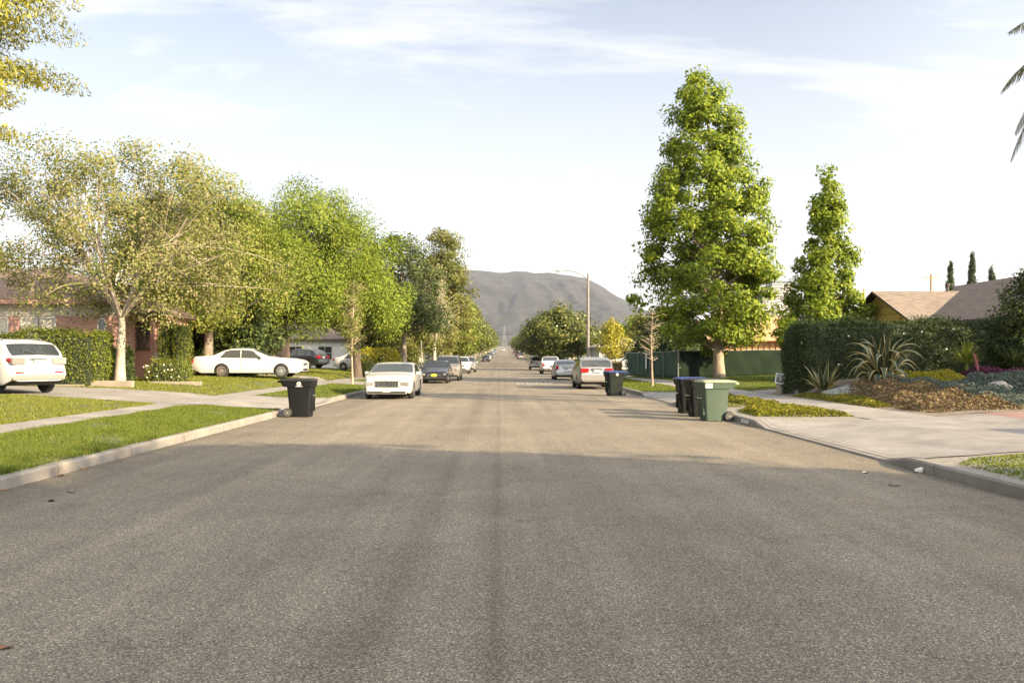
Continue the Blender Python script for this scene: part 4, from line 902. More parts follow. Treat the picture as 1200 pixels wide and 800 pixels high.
cover('ground_cover', 'rusty brown succulent carpet in the garden bed', [(11.0, 21.7), (13.4, 21.5), (13.9, 23), (14.2, 26.5), (13.2, 29.2), (11.6, 29.5), (11.3, 26), (10.9, 23)], LM['rust'], 17000, .075, .26, 4, lumps=1.0)
cover('ground_cover', 'blue grey succulent band across the garden bed', [(13.3, 21.8), (14.2, 21.5), (15.2, 22.3), (15.3, 24.2), (14.2, 27.5), (12.9, 29.6), (12.5, 28.6), (13.2, 25)], LM['blue'], 15000, .06, .28, 5, lumps=.6, up=.2)
cover('ground_cover', 'larger blue grey succulent mound farther back in the bed', [(14.6, 25.2), (17.8, 24.5), (18.2, 27), (16.0, 28.2), (14.6, 27.6)], LM['blue'], 13000, .08, .45, 6, lumps=.6, up=.2)
cover('ground_cover', 'yellow brown sedum patch in front of the hedge', [(13.9, 28.0), (16.0, 28.6), (16.2, 30.8), (13.8, 31.0)], LM['gold'], 7000, .07, .3, 7, lumps=.7)
cover('ground_cover', 'dark purple foliage clump before the hedge', [(15.8, 28.4), (18.0, 28.0), (18.4, 30.2), (16.1, 30.8)], LM['purple'], 7000, .09, .38, 8, lumps=.6)
cover('ground_cover', 'pale grey leaved mound at the right corner of the bed', [(14.3, 21.4), (15.9, 21.2), (16.2, 22.6), (14.9, 22.8)], LM['pale'], 4500, .06, .3, 9)
cover('ground_cover', 'whitish grey rosettes beside the small agave', [(10.9, 28.4), (11.9, 28.1), (12.2, 29.4), (11.1, 30.0)], LM['pale'], 2600, .06, .14, 10)
cover('ground_cover', 'yellow green tufted plants at the back right of the bed', [(17.4, 26.0), (20, 25.5), (20, 28.5), (17.8, 28.2)], LM['iceplant'], 6000, .09, .4, 11)
cover('ground_cover', 'dry mixed ground cover on the right verge near the viewer', [(6.35, 6), (8.65, 6), (8.65, 12.6), (8.0, 13.0), (6.9, 12.5), (6.4, 11.9)], LM['hedge_lit'], 15000, .035, .035, 12, lumps=.9)
cover('ground_cover', 'bushy yellow flowering plant on the near right verge', [(7.6, 10.6), (8.6, 10.4), (8.65, 11.8), (8.0, 12.1)], LM['iceplant'], 3800, .06, .24, 13, lumps=.4)
cover('ground_cover', 'green weeds growing at the foot of the fence', [(9.6, 63), (10.1, 63), (11.2, 56), (10.8, 55.6)], LM['olive2'], 5000, .12, .7, 14)
cover('ground_cover', 'thin grey green plants in the gravel of the right verge', [(6.4, 25.2), (7.4, 25.5), (7.5, 29.2), (6.4, 29.2)], LM['olive'], 2600, .05, .05, 15, lumps=.9)
# agaves
M['agave_green'] = mat('agave_green', (.04, .062, .03), .5, var=.15, vscale=6)
M['agave_edge'] = mat('agave_cream_edge', (.36, .28, .095), .5)
def agave(label, loc, n, Ln, W, seed, arch, group='variegated agaves'):
    rnd = random.Random(seed); b = MB()
    for i in range(n):
        a = i*2.399+rnd.uniform(-.2, .2); f = i/n
        el = 1.45-1.05*f+rnd.uniform(-.1, .1); l = Ln*rnd.uniform(.75, 1.1)*(.75+.35*math.sin(PI*min(1, f+.2)))
        d = Vector((math.cos(a)*math.cos(el), math.sin(a)*math.cos(el), math.sin(el))); p = Vector((.05*math.cos(a), .05*math.sin(a), .02)); sd = Vector((-math.sin(a), math.cos(a), 0))
        rows = []; K = 14; tw = rnd.uniform(-.3, .3)
        for k in range(K+1):
            t = k/K; w = W*(.55+1.0*math.sin(PI*min(.9, t+.12))**.8)*(1-t**3)*.5+.004
            up = d.cross(sd).normalized()*-1
            s2 = (sd*math.cos(tw*t)+up*math.sin(tw*t))
            rows.append([p-s2*w+up*w*.35, p-s2*w*.72+up*w*.12, p, p+s2*w*.72+up*w*.12, p+s2*w+up*w*.35])
            bend = arch*(1.6*t**1.5)*(.35+f)*(1.8 if .45 < t < .7 else .7); d = (d+Vector((0, 0, -bend*.30))).normalized(); p = p+d*(l/K)
        P = np.array([[tuple(v) for v in r] for r in rows])
        for j in range(4):
            b.grid(P[:, j:j+2], 1 if j in (0, 3) else 0)
    o = b.build('agave', [M['agave_green'], M['agave_edge']], None, smooth=60, fix=False); o.location = loc; tag(o, label, 'agave', group); return o
agave('big arching agave with yellow striped leaves in front of the dark hedge', (13.15, 29.3, zc(13.15, 29.3)), 46, 1.78, .18, 3, 1.35)
agave('smaller upright agave with cream edged leaves near the hedge corner', (11.55, 30.4, zc(11.55, 30.4)), 20, 1.05, .13, 5, .22)
def spiky(label, loc, n, Ln, leafm, seed, name='yucca_plant'):
    rnd = random.Random(seed); b = MB()
    for i in range(n):
        a = rnd.random()*6.28; el = rnd.uniform(.1, 1.5); l = Ln*rnd.uniform(.8, 1.1); d = Vector((math.cos(a)*math.cos(el), math.sin(a)*math.cos(el), math.sin(el))); sd = Vector((-math.sin(a), math.cos(a), 0))*.016
        p = Vector((0, 0, .35)); q = p+d*l*.6; e = p+d*l+Vector((0, 0, -.1*l)); b.add([p-sd, p+sd, q+sd, e, q-sd], [(0, 1, 2, 4), (4, 2, 3)])
    b.tube([(0, 0, -.1), (0, 0, .4)], .06, 8)
    o = b.build(name, leafm, None, fix=False); o.location = loc; tag(o, label, 'plant'); return o
spiky('spiky green rosette plant before the hedge, above the purple foliage', (16.6, 30.3, zc(16.6, 30.3)+.1), 130, .95, LM['hedge_lit'], 4)
spiky('darker spiky plant to the right in the shade of the hedge', (18.4, 30.6, zc(18.4, 30.6)), 90, .9, LM['hedge'], 6)
M['pinkstem'] = mat('pink_stem', (.40, .10, .10), .6)
b = MB(); b.tube([(0, 0, 0), (-.03, 0, .35), (-.12, 0, .72)], [.02, .022, .015], 6)
for k in range(26):
    a = k*2.4; b.tube([(-.03-.004*k, 0, .3+.017*k), (-.03-.004*k+.07*math.cos(a), .07*math.sin(a), .33+.017*k)], [.012, .004], 5)
o = b.build('flower_spike', M['pinkstem']); o.location = (15.5, 27.6, zc(15.5, 27.6)+.2); tag(o, 'pink flower spike leaning above the blue grey succulents', 'flower')
# rocks at the bed edge
M['rock'] = mat('pale_rock', (.36, .33, .28), .9, var=.25, vscale=5, bump=.8, bscale=12)
def rock(label, loc, r, seed, m=None, name='rock'):
    bm = bmesh.new(); bmesh.ops.create_icosphere(bm, subdivisions=3, radius=r); rs = np.random.RandomState(seed); ph = rs.random(6)*6
    for v in bm.verts:
        n = v.co.normalized(); k = 1+.18*math.sin(4*n.x+ph[0])+.15*math.sin(5*n.y+ph[1])+.1*math.sin(9*n.z+7*n.x+ph[2]); v.co = n*r*k; v.co.z *= .6
    me = bpy.data.meshes.new(name); bm.to_mesh(me); bm.free(); me.materials.append(m or M['rock']); o = link(name, me); o.location = loc; tag(o, label, 'rock', 'rocks edging the succulent bed'); return o
rock('pale rock between the two blue grey succulent patches', (14.9, 25.4, zc(14.9, 25.4)+.12), .3, 1)
rock('flat dark rock under the blue grey band at the driveway edge', (14.0, 21.45, zc(14.0, 21.45)+.03), .28, 2, M['dirt'])
rock('small grey rock beside the sign post', (11.2, 32.0, zc(11.2, 32.0)+.05), .16, 3)
# small yard sign on a stump
M['stump'] = mat('weathered_wood_post', (.28, .23, .17), .9, var=.3, vscale=8, bump=.7, bscale=14, stretch=(1, 1, .25))
M['signwhite'] = mat('sign_white', (.68, .66, .60), .6); M['signdark'] = mat('sign_dark', (.06, .055, .05), .5); M['signgrey'] = mat('sign_grey', (.26, .25, .24), .5)
root = empty('yard_sign', (10.86, 33.0, zc(10.86, 33.0)), R(-12)); tag(root, 'small tilted dark plaque with white frame on a wooden stump post', 'sign')
b = MB(); b.lathe([(.15, -.1), (.145, .1), (.135, .3), (.13, .42), (.10, .43)], 14); b.build('post', M['stump'], root, smooth=40)
pl = empty('plaque', (-.02, -.12, .60)); pl.parent = root; pl.rotation_euler = (R(-14), R(9), 0)
b = MB(); b.span((-.17, -.015, -.2), (.17, .015, .2)); b.build('frame', M['signwhite'], pl, bevel=.006)
b = MB(); b.span((-.13, -.021, -.16), (.13, -.0155, .16)); f = b.build('face', M['signdark'], pl)
b = MB(); b.span((-.11, -.026, .04), (.10, -.0215, .13)); b.span((-.03, -.026, -.09), (.10, -.0215, .03)); b.build('face_print', M['signgrey'], pl)

# ------------------------------------------------------------------ grass blades
def blades(name, label, regions, leaf, seed):
    rs = np.random.RandomState(seed); VV = []
    for (x0, x1, y0, y1, n, h, wd, test) in regions:
        X = rs.uniform(x0, x1, n); Y = rs.uniform(y0, y1, n)
        if test is not None: k = test(X, Y); X, Y = X[k], Y[k]
        k = (np.sin(X*2.1+Y*.9)+np.sin(Y*1.7-X*1.3+1)+np.sin(X*5.3+Y*3.1)*.7+rs.normal(size=len(X))*.9) > -1.5; X, Y = X[k], Y[k]
        X = X+dr(Y); n = len(X); Z = zt(X, Y)-.004; P = np.stack([X, Y, Z], -1); a = rs.random(n)*2*PI; hh = h*(.55+.8*rs.random(n))*(1+.35*np.sin(X*3.3+1)*np.sin(Y*2.7)); w = wd*(.7+.6*rs.random(n))
        s = np.stack([np.cos(a), np.sin(a), np.zeros(n)], -1)*w[:, None]; ln = rs.normal(size=(n, 3))*.45; ln[:, 2] = 1; ln *= hh[:, None]
        V = np.empty((n, 3, 3)); V[:, 0] = P-s; V[:, 1] = P+s; V[:, 2] = P+ln; VV.append(V)
    V = np.concatenate(VV).reshape(-1, 3); F = np.arange(len(V)).reshape(-1, 3)
    o = link(name, np_mesh(name, V, F, leaf)); tag(o, label, 'grass', kind='stuff')
ap_l = lambda X, Y: ~((Y > 24.7) & (Y < 31.6)) | (X < -99)
blades('grass', 'mown green grass on the left verge beside the kerb', [(-6.42, -6.30, 7, 24.6, 3500, .075, .007, None), (-9.12, -9.0, 10, 25, 3500, .06, .007, None), (-9.07, -6.36, 7, 14, 52000, .048, .006, None), (-9.07, -6.36, 14, 25.4, 56000, .05, .008, lambda X, Y: (Y < 24.6+.4*(X+6.3)*-.3)), (-9.07, -6.36, 31.6, 62, 36000, .055, .014, lambda X, Y: (Y < 45.6) | (Y > 51.4))], LM['grass'], 1)
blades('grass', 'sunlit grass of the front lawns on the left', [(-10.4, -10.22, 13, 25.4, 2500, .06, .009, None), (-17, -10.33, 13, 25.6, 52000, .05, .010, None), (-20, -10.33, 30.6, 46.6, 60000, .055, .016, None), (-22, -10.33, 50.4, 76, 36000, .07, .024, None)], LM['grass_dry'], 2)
blades('grass', 'mown grass of the right lawn below the green fence', [(10.65, 20, 36.3, 58, 46000, .055, .017, None), (6.3, 8.7, 37.2, 62, 26000, .055, .016, None)], LM['grass'], 3)
# wispy dry grass on lawn edges near the kerb
# ------------------------------------------------------------------ houses
def shingle(name, c1, c2):
    m, nt, N, L, b = newmat(name)
    tc = N.new('ShaderNodeTexCoord'); mp = N.new('ShaderNodeMapping'); L.new(tc.outputs['UV'], mp.inputs['Vector'])
    br = N.new('ShaderNodeTexBrick'); br.offset = .5; br.inputs['Scale'].default_value = 1; br.inputs['Brick Width'].default_value = .32; br.inputs['Row Height'].default_value = .14; br.inputs['Mortar Size'].default_value = .016
    br.inputs['Color1'].default_value = (*[c*.9 for c in c1], 1); br.inputs['Color2'].default_value = (*[c*1.12 for c in c2], 1); br.inputs['Mortar'].default_value = (*[c*.3 for c in c1], 1)
    L.new(mp.outputs['Vector'], br.inputs['Vector'])
    n = N.new('ShaderNodeTexNoise'); n.inputs['Scale'].default_value = 1.2; n.inputs['Detail'].default_value = 6; L.new(tc.outputs['UV'], n.inputs['Vector'])
    r = N.new('ShaderNodeValToRGB'); r.color_ramp.elements[0].color = (.7, .7, .7, 1); r.color_ramp.elements[1].color = (1.25, 1.22, 1.2, 1); L.new(n.outputs['Fac'], r.inputs['Fac'])
    mx = N.new('ShaderNodeMix'); mx.data_type = 'RGBA'; mx.blend_type = 'MULTIPLY'; mx.inputs['Factor'].default_value = 1; L.new(br.outputs['Color'], mx.inputs['A']); L.new(r.outputs['Color'], mx.inputs['B'])
    L.new(mx.outputs['Result'], b.inputs['Base Color']); b.inputs['Roughness'].default_value = .9
    bp = N.new('ShaderNodeBump'); bp.inputs['Strength'].default_value = .6; bp.inputs['Distance'].default_value = .02; L.new(br.outputs['Fac'], bp.inputs['Height']); bp.invert = True; L.new(bp.outputs['Normal'], b.inputs['Normal'])
    return m
def brickmat(name, c1, c2, mort, bw=.22, rh=.075):
    m, nt, N, L, b = newmat(name)
    tc = N.new('ShaderNodeTexCoord'); br = N.new('ShaderNodeTexBrick'); br.inputs['Scale'].default_value = 1; br.inputs['Brick Width'].default_value = bw; br.inputs['Row Height'].default_value = rh; br.inputs['Mortar Size'].default_value = .008
    br.inputs['Color1'].default_value = (*c1, 1); br.inputs['Color2'].default_value = (*c2, 1); br.inputs['Mortar'].default_value = (*mort, 1); L.new(tc.outputs['UV'], br.inputs['Vector']); L.new(br.outputs['Color'], b.inputs['Base Color']); b.inputs['Roughness'].default_value = .9
    return m
M['roof_brown'] = shingle('brown_shingle', (.17, .115, .085), (.23, .155, .115)); M['roof_tan'] = shingle('tan_shingle', (.185, .145, .11), (.235, .185, .14)); M['roof_dark'] = shingle('dark_brown_shingle', (.125, .092, .07), (.16, .12, .093)); M['roof_pale'] = shingle('pale_shingle', (.42, .36, .30), (.48, .41, .35))
M['brick_pink'] = brickmat('pink_brick', (.38, .19, .14), (.44, .235, .175), (.42, .31, .26)); M['siding_cream'] = mat('cream_siding', (.45, .41, .33), .7, var=.06, vscale=2); M['siding_white'] = mat('white_siding', (.52, .50, .45), .7, var=.06, vscale=2)
M['wood_brown'] = mat('brown_boards', (.20, .13, .085), .8, var=.25, vscale=3, stretch=(1, 1, 8)); M['wood_trim'] = mat('dark_trim', (.07, .05, .04), .7); M['pink_trim'] = mat('pink_trim', (.42, .22, .17), .7)
M['pane'] = mat('window_pane', (.03, .035, .035), .05, spec=.9); M['curtain'] = mat('pale_curtain', (.45, .42, .33), .5, spec=.6)
M['fresh_wood'] = mat('fresh_lumber', (.36, .18, .075), .75, var=.15, vscale=3); M['plywood'] = mat('plywood_sheathing', (.36, .22, .12), .8, var=.15, vscale=1.5)
def ypaint():
    m, nt, N, L, b = newmat('yellow_boards')
    tc = N.new('ShaderNodeTexCoord'); br = N.new('ShaderNodeTexBrick'); br.offset = .3; br.inputs['Scale'].default_value = 1; br.inputs['Brick Width'].default_value = 30; br.inputs['Row Height'].default_value = .42; br.inputs['Mortar Size'].default_value = .012
    br.inputs['Color1'].default_value = (.46, .32, .07, 1); br.inputs['Color2'].default_value = (.38, .25, .06, 1); br.inputs['Mortar'].default_value = (.08, .06, .03, 1); L.new(tc.outputs['UV'], br.inputs['Vector']); L.new(br.outputs['Color'], b.inputs['Base Color']); b.inputs['Roughness'].default_value = .8
    return m
M['yellow_wood'] = ypaint()
def planar_uv(me):
    """UVs in metres per face: along the wall or eave, and up the face."""
    uv = me.uv_layers.new(name='UVMap')
    for p in me.polygons:
        n = p.normal
        h = Vector((-n.y, n.x, 0)); h = h.normalized() if h.length > .05 else Vector((1, 0, 0)); v = n.cross(h)
        for li in p.loop_indices:
            co = me.vertices[me.loops[li].vertex_index].co; uv.data[li].uv = (co.dot(h), co.dot(v))
def window(parent, x0, x1, y, z0, z1, pane, frame, axis='y', out=-1, name='window', mull=0, fw=.07):
    """Framed window on a wall whose outer face is at y (axis y) or x (axis x), facing `out`."""
    def q(a, b, c0, c1):
        return ((a, y+out*c0, b), (a, y+out*c1, b)) if axis == 'y' else ((y+out*c0, a, b), (y+out*c1, a, b))
    f = MB()
    def bar(a0, a1, b0, b1, d0, d1, mb):
        if axis == 'y': mb.span((a0, y+out*d0, b0), (a1, y+out*d1, b1))
        else: mb.span((y+out*d0, a0, b0), (y+out*d1, a1, b1))
    bar(x0-fw, x1+fw, z1, z1+fw, -.02, .05, f); bar(x0-fw, x1+fw, z0-fw, z0, -.02, .07, f); bar(x0-fw, x0, z0, z1, -.02, .05, f); bar(x1, x1+fw, z0, z1, -.02, .05, f)
    for k in range(mull):
        xm = x0+(x1-x0)*(k+1)/(mull+1); bar(xm-.02, xm+.02, z0, z1, .012, .045, f)
    if mull: bar(x0, x1, (z0+z1)/2-.018, (z0+z1)/2+.018, .014, .04, f)
    w = f.build(name, frame, parent); p = MB(); bar(x0, x1, z0, z1, .004, .01, p); p.build('pane', pane, w); return w
def roof_mesh(kind, x0, x1, y0, y1, ze, zr_, ov, th=.16):
    """Closed roof solid: hip, gable with ridge along x (gx) or along y (gy)."""
    a, b, c, d = x0-ov, x1+ov, y0-ov, y1+ov; b_ = MB()
    if kind == 'gx': r0, r1 = (a, (c+d)/2, zr_), (b, (c+d)/2, zr_)
    elif kind == 'gy': r0, r1 = ((a+b)/2, c, zr_), ((a+b)/2, d, zr_)
    elif b-a >= d-c: k = (d-c)/2; r0, r1 = (a+k, (c+d)/2, zr_), (b-k, (c+d)/2, zr_)
    else: k = (b-a)/2; r0, r1 = ((a+b)/2, c+k, zr_), ((a+b)/2, d-k, zr_)
    E = [(a, c, ze), (b, c, ze), (b, d, ze), (a, d, ze)]; E2 = [(p[0], p[1], p[2]-th) for p in E]
    vs = E+E2+[r0, r1]
    if kind == 'gx' or (kind == 'hip' and b-a >= d-c): sl = [(0, 1, 9, 8), (2, 3, 8, 9), (3, 0, 8), (1, 2, 9)]
    else: sl = [(0, 1, 8), (1, 2, 9, 8), (2, 3, 9), (3, 0, 8, 9)]
    for i, f in enumerate(sl): b_.add([vs[j] for j in f], [tuple(range(len(f)))], 0 if not (kind in ('gx', 'gy') and len(f) == 3) else 2)
    for i in range(4):
        j = (i+1) % 4; b_.add([E[i], E[j], E2[j], E2[i]], [(0, 1, 2, 3)], 1)
    b_.add(E2, [(3, 2, 1, 0)], 1); return b_
def house_root(name, label, loc=(0, 0, 0)):
    r = empty(name, loc); tag(r, label, 'house'); return r
def wallbox(parent, x0, x1, y0, y1, z0, z1, m, name='wall'):
    b = MB(); b.span((x0, y0, z0), (x1, y1, z1)); o = b.build(name, m, parent); planar_uv(o.data); return o
def addroof(parent, kind, x0, x1, y0, y1, ze, zr_, ov, mats, name='roof'):
    o = roof_mesh(kind, x0, x1, y0, y1, ze, zr_, ov).build(name, mats, parent); planar_uv(o.data); return o
# left brick house
h = house_root('brick_house', 'pink brick house with brown hip roof and white frieze behind the left hedge', (-21, 36, .6)); O = Vector((21, -36, -.6))
def rel(v): return v
ho = Vector((-21, 36, .6))
class Sh:   # shift world coordinates into a house's own frame
    def __init__(s, o): s.o = o
    def x(s, v): return v-s.o.x
    def y(s, v): return v-s.o.y
    def z(s, v): return v-s.o.z
S = Sh(ho)
wallbox(h, S.x(-27), S.x(-16.3), S.y(36), S.y(46), -.2, S.z(3.62), M['brick_pink'])
b = MB(); b.span((S.x(-27.02), S.y(35.96), S.z(3.40)), (S.x(-16.28), S.y(36.3), S.z(3.90))); b.build('frieze', M['siding_cream'], h)
addroof(h, 'hip', S.x(-27), S.x(-16.3), S.y(36), S.y(46), S.z(4.05), S.z(6.0), .55, [M['roof_brown'], M['pink_trim'], M['siding_cream']])
for (a, c) in ((-21.9, -20.75), (-20.1, -19.5), (-19.3, -18.75)): window(h, S.x(a), S.x(c), S.y(36), S.z(2.0), S.z(3.3), M['curtain'], M['siding_white'], mull=1)
b = MB()
for k in range(24):
    a0, a1 = 2*PI*k/24, 2*PI*(k+1)/24
    b.add([(S.x(-16.75)+rx*math.cos(a), S.y(36)-dy, S.z(3.0)+rz_*math.sin(a)) for (rx, rz_, dy) in ((.2, .36, .05), (.13, .27, .05)) for a in (a0, a1)], [(0, 1, 3, 2)])
    b.add([(S.x(-16.75)+.2*math.cos(a), S.y(36)-dy, S.z(3.0)+.36*math.sin(a)) for dy in (.05, -.02) for a in (a0, a1)], [(0, 1, 3, 2)])
w = b.build('oval_window', M['siding_white'], h); b = MB(); b.add([(S.x(-16.75)+.13*math.cos(2*PI*k/24), S.y(36)-.02, S.z(3.0)+.27*math.sin(2*PI*k/24)) for k in range(24)], [tuple(range(24))]); b.build('pane', M['pane'], w)
# porch wing
wallbox(h, S.x(-16.3), S.x(-14.8), S.y(38.2), S.y(40.6), -.2, S.z(3.5), M['brick_pink'], 'porch_wall')
addroof(h, 'hip', S.x(-16.0), S.x(-14.75), S.y(36.9), S.y(40.6), S.z(3.62), S.z(4.2), .35, [M['roof_brown'], M['wood_trim'], M['siding_cream']], 'porch_roof')
window(h, S.x(-16.15), S.x(-15.6), S.y(38.2), S.z(2.05), S.z(3.2), M['pane'], M['wood_trim'], mull=1, name='porch_window')
for xx in (-15.05, -14.25):
    b = MB(); b.span((S.x(xx-.07), S.y(36.95), -.1), (S.x(xx+.07), S.y(37.09), S.z(3.46))); b.build('porch_post', M['pink_trim'], h)
b = MB(); b.span((S.x(-15.0), S.y(36.98), S.z(1.0)), (S.x(-14.3), S.y(37.05), S.z(1.85))); b.build('porch_panel', M['siding_white'], h)
b = MB(); b.span((S.x(-18.0), S.y(40), S.z(5.0)), (S.x(-17.3), S.y(40.7), S.z(6.4))); b.build('chimney', M['siding_white'], h)
# red flowers hanging on the panel
M['redfl'] = mat('red_petal', (.5, .03, .05), .6)
b = MB()
rr = random.Random(3)
for k in range(26):
    p = Vector((rr.uniform(-.17, .17), rr.uniform(-.08, .02), rr.uniform(-.06, .06))); q = Vector((rr.uniform(-1, 1), rr.uniform(-1, 1), rr.uniform(-1, 1))).normalized()*.05; q2 = q.cross(Vector((.3, .5, .8))).normalized()*.04
    b.add([p-q, p-q2, p+q, p+q2], [(0, 1, 2, 3)])
o = b.build('red_flowers', M['redfl']); o.location = (-14.62, 36.85, 1.38); tag(o, 'small bunch of red flowers against the white porch panel', 'flowers')
# stone edging walls of the left planting
M['edging'] = concrete('pale_stone_edging', (.26, .22, .17))
for (a, lab) in (((-17.4, -15.15, 31.0, 31.2, .45, .68), 'low pale stone edging in front of the left hedge'), ((-15.1, -13.5, 31.4, 31.6, .45, .80), 'low stone planter wall at the foot of the pale trunk'), ((-14.0, -11.9, 34.0, 34.2, .4, .70), 'low pale stone edging below the roses')):
    b = MB(); b.span((a[0], a[2], a[4]-.3), (a[1], a[3], a[5])); o = b.build('garden_wall', M['edging'], bevel=.02); tag(o, lab, 'garden wall', 'stone edging walls')
# brown house behind the white sedan and the white one beyond
ho = Vector((-19, 60, .7)); S = Sh(ho); h = house_root('wooden_house', 'brown boarded house in deep shade behind the white sedan', ho)
wallbox(h, S.x(-25), S.x(-16.2), S.y(58), S.y(66), -.2, S.z(3.6), M['wood_brown']); addroof(h, 'hip', S.x(-25), S.x(-16.2), S.y(58), S.y(66), S.z(3.75), S.z(5.3), .5, [M['roof_brown'], M['wood_trim'], M['wood_brown']])
window(h, S.x(-17.9), S.x(-17.1), S.y(58), S.z(1.4), S.z(2.9), M['curtain'], M['siding_cream'], mull=0)
b = MB(); b.span((S.x(-16.65), S.y(57.9), -.2), (S.x(-16.35), S.y(57.99), S.z(3.5))); b.build('porch_post', M['siding_cream'], h)
ho = Vector((-20, 84, .8)); S = Sh(ho); h = house_root('white_house', 'long white walled house partly seen under the bright green tree', ho)
wallbox(h, S.x(-32), S.x(-14.6), S.y(82), S.y(92), -.2, S.z(3.3), M['siding_white']); addroof(h, 'hip', S.x(-32), S.x(-14.6), S.y(82), S.y(92), S.z(3.45), S.z(5.4), .5, [M['roof_tan'], M['wood_trim'], M['siding_white']])
for xx in (-20.2, -17.4): window(h, S.x(xx), S.x(xx+1.3), S.y(82), S.z(1.5), S.z(2.7), M['pane'], M['siding_cream'], mull=1)
# right garden house (gable towards the street, main roof running along it)
ho = Vector((22, 42, .5)); S = Sh(ho); h = house_root('gabled_house', 'house with yellow boarded gable and tan shingle roof behind the right hedge', ho)
X0, Y0, Y1, ZE, ZR = 20.0, 40.9, 48.9, 3.50, 5.15
wallbox(h, S.x(X0), S.x(30), S.y(Y0), S.y(Y1), -.2, S.z(ZE-.15), M['siding_cream'])
b = MB(); ym = (Y0+Y1)/2
b.add([(S.x(X0)-.02, S.y(Y0), S.z(ZE-.55)), (S.x(X0)-.02, S.y(Y1), S.z(ZE-.55)), (S.x(X0)-.02, S.y(Y1), S.z(ZE-.12)), (S.x(X0)-.02, S.y(ym), S.z(ZR-.16)), (S.x(X0)-.02, S.y(Y0), S.z(ZE-.12)),
       (S.x(X0)+.1, S.y(Y0), S.z(ZE-.55)), (S.x(X0)+.1, S.y(Y1), S.z(ZE-.55)), (S.x(X0)+.1, S.y(Y1), S.z(ZE-.12)), (S.x(X0)+.1, S.y(ym), S.z(ZR-.16)), (S.x(X0)+.1, S.y(Y0), S.z(ZE-.12))],
      [(0, 1, 2, 3, 4), (9, 8, 7, 6, 5), (0, 5, 6, 1), (1, 6, 7, 2), (2, 7, 8, 3), (3, 8, 9, 4), (4, 9, 5, 0)])
g = b.build('gable', M['yellow_wood'], h); planar_uv(g.data)
def slab_roof(parent, quads, mats, name='roof', th=.12):
    b = MB()
    for q in quads:
        lo = [(p[0], p[1], p[2]-th) for p in q]; n = len(q)
        b.add(q, [tuple(range(n))], 0); b.add(lo, [tuple(range(n-1, -1, -1))], 1)
        for i in range(n): j = (i+1) % n; b.add([q[i], q[j], lo[j], lo[i]], [(0, 1, 2, 3)], 1)
    o = b.build(name, mats, parent); planar_uv(o.data); return o
rl = lambda *p: (S.x(p[0]), S.y(p[1]), S.z(p[2]))
oy = .45; dz_ = (ZR-ZE)/(ym-Y0)*oy
slab_roof(h, [[rl(X0-.4, Y0-oy, ZE-dz_), rl(30, Y0-oy, ZE-dz_), rl(30, ym, ZR), rl(X0-.4, ym, ZR)], [rl(X0-.4, ym, ZR), rl(30, ym, ZR), rl(30, Y1+oy, ZE-dz_), rl(X0-.4, Y1+oy, ZE-dz_)]], [M['roof_tan'], M['wood_trim']])
window(h, S.y(ym+.6), S.y(ym+1.15), S.x(X0)-.02, S.z(3.95), S.z(4.45), M['wood_trim'], M['wood_trim'], axis='x', out=-1, name='gable_vent', fw=.05)
# main roof: eave along the street side, ridge farther right, hipped at its near end
wallbox(h, S.x(20.8), S.x(30.2), S.y(33.8), S.y(40.9), -.2, S.z(3.3), M['siding_cream'], 'front_wall')
slab_roof(h, [[rl(20.0, 33.2, 3.28), rl(25.3, 33.2+3.2, 5.62), rl(25.3, 47.5, 5.62), rl(21.9, 41.9, 4.12), rl(20.0, 40.5, 3.28)], [rl(20.0, 33.2, 3.28), rl(30.8, 33.2, 3.28), rl(25.3, 36.4, 5.62)], [rl(30.8, 33.2, 3.28), rl(30.8, 47.5, 3.28), rl(25.3, 47.5, 5.62), rl(25.3, 36.4, 5.62)]], [M['roof_dark'], M['wood_trim']], 'main_roof')
for (px_, dd) in ((1122, 44.8), (1012, 60)):
    pass
b = MB(); b.tube([rl(23.6, ym, ZR-.1), rl(23.6, ym, ZR+.35)], .06, 8); b.tube([rl(23.6, ym, ZR+.3), rl(23.6, ym, ZR+.4)], .11, 8); b.build('roof_vent', M['wood_trim'], h)
# timber house under construction
ho = Vector((24, 76, .6)); S = Sh(ho); h = house_root('timber_house', 'half built house of bare orange timber and plywood behind the green fence', ho)
wallbox(h, S.x(18.5), S.x(29), S.y(74), S.y(82), -.2, S.z(3.1), M['fresh_wood'])
st = MB()
for k in range(22): st.span((S.x(18.5+k*.5), S.y(73.9), -.1), (S.x(18.56+k*.5), S.y(73.99), S.z(3.1)))
st.build('stud', M['plywood'], h)
for (a, c) in ((25.0, 25.9), (27.0, 28.2)): window(h, S.x(a), S.x(c), S.y(73.9), S.z(1.3), S.z(2.75), M['wood_trim'], M['fresh_wood'])
o = addroof(h, 'gy', S.x(18.5), S.x(29), S.y(74), S.y(82), S.z(3.3), S.z(5.3), .5, [M['plywood'], M['fresh_wood'], M['plywood']])
slab_roof(h, [[(S.x(17.9), S.y(73.0), S.z(3.2)), (S.x(29.6), S.y(73.0), S.z(3.2)), (S.x(29.6), S.y(78), S.z(5.0)), (S.x(17.9), S.y(78), S.z(5.0))]], [M['plywood'], M['fresh_wood']], 'porch_roof')
# pale house right, beyond
ho = Vector((15, 100, .5)); S = Sh(ho); h = house_root('pale_house', 'low pale house with light roof on the right beyond the fence', ho)
wallbox(h, S.x(11.5), S.x(22), S.y(98), S.y(108), -.2, S.z(2.9), M['siding_white']); addroof(h, 'hip', S.x(11.5), S.x(22), S.y(98), S.y(108), S.z(3.0), S.z(4.4), .6, [M['roof_pale'], M['siding_white'], M['siding_white']])
window(h, S.x(12.3), S.x(13.6), S.y(98), S.z(1.2), S.z(2.3), M['pane'], M['siding_white'], mull=1)
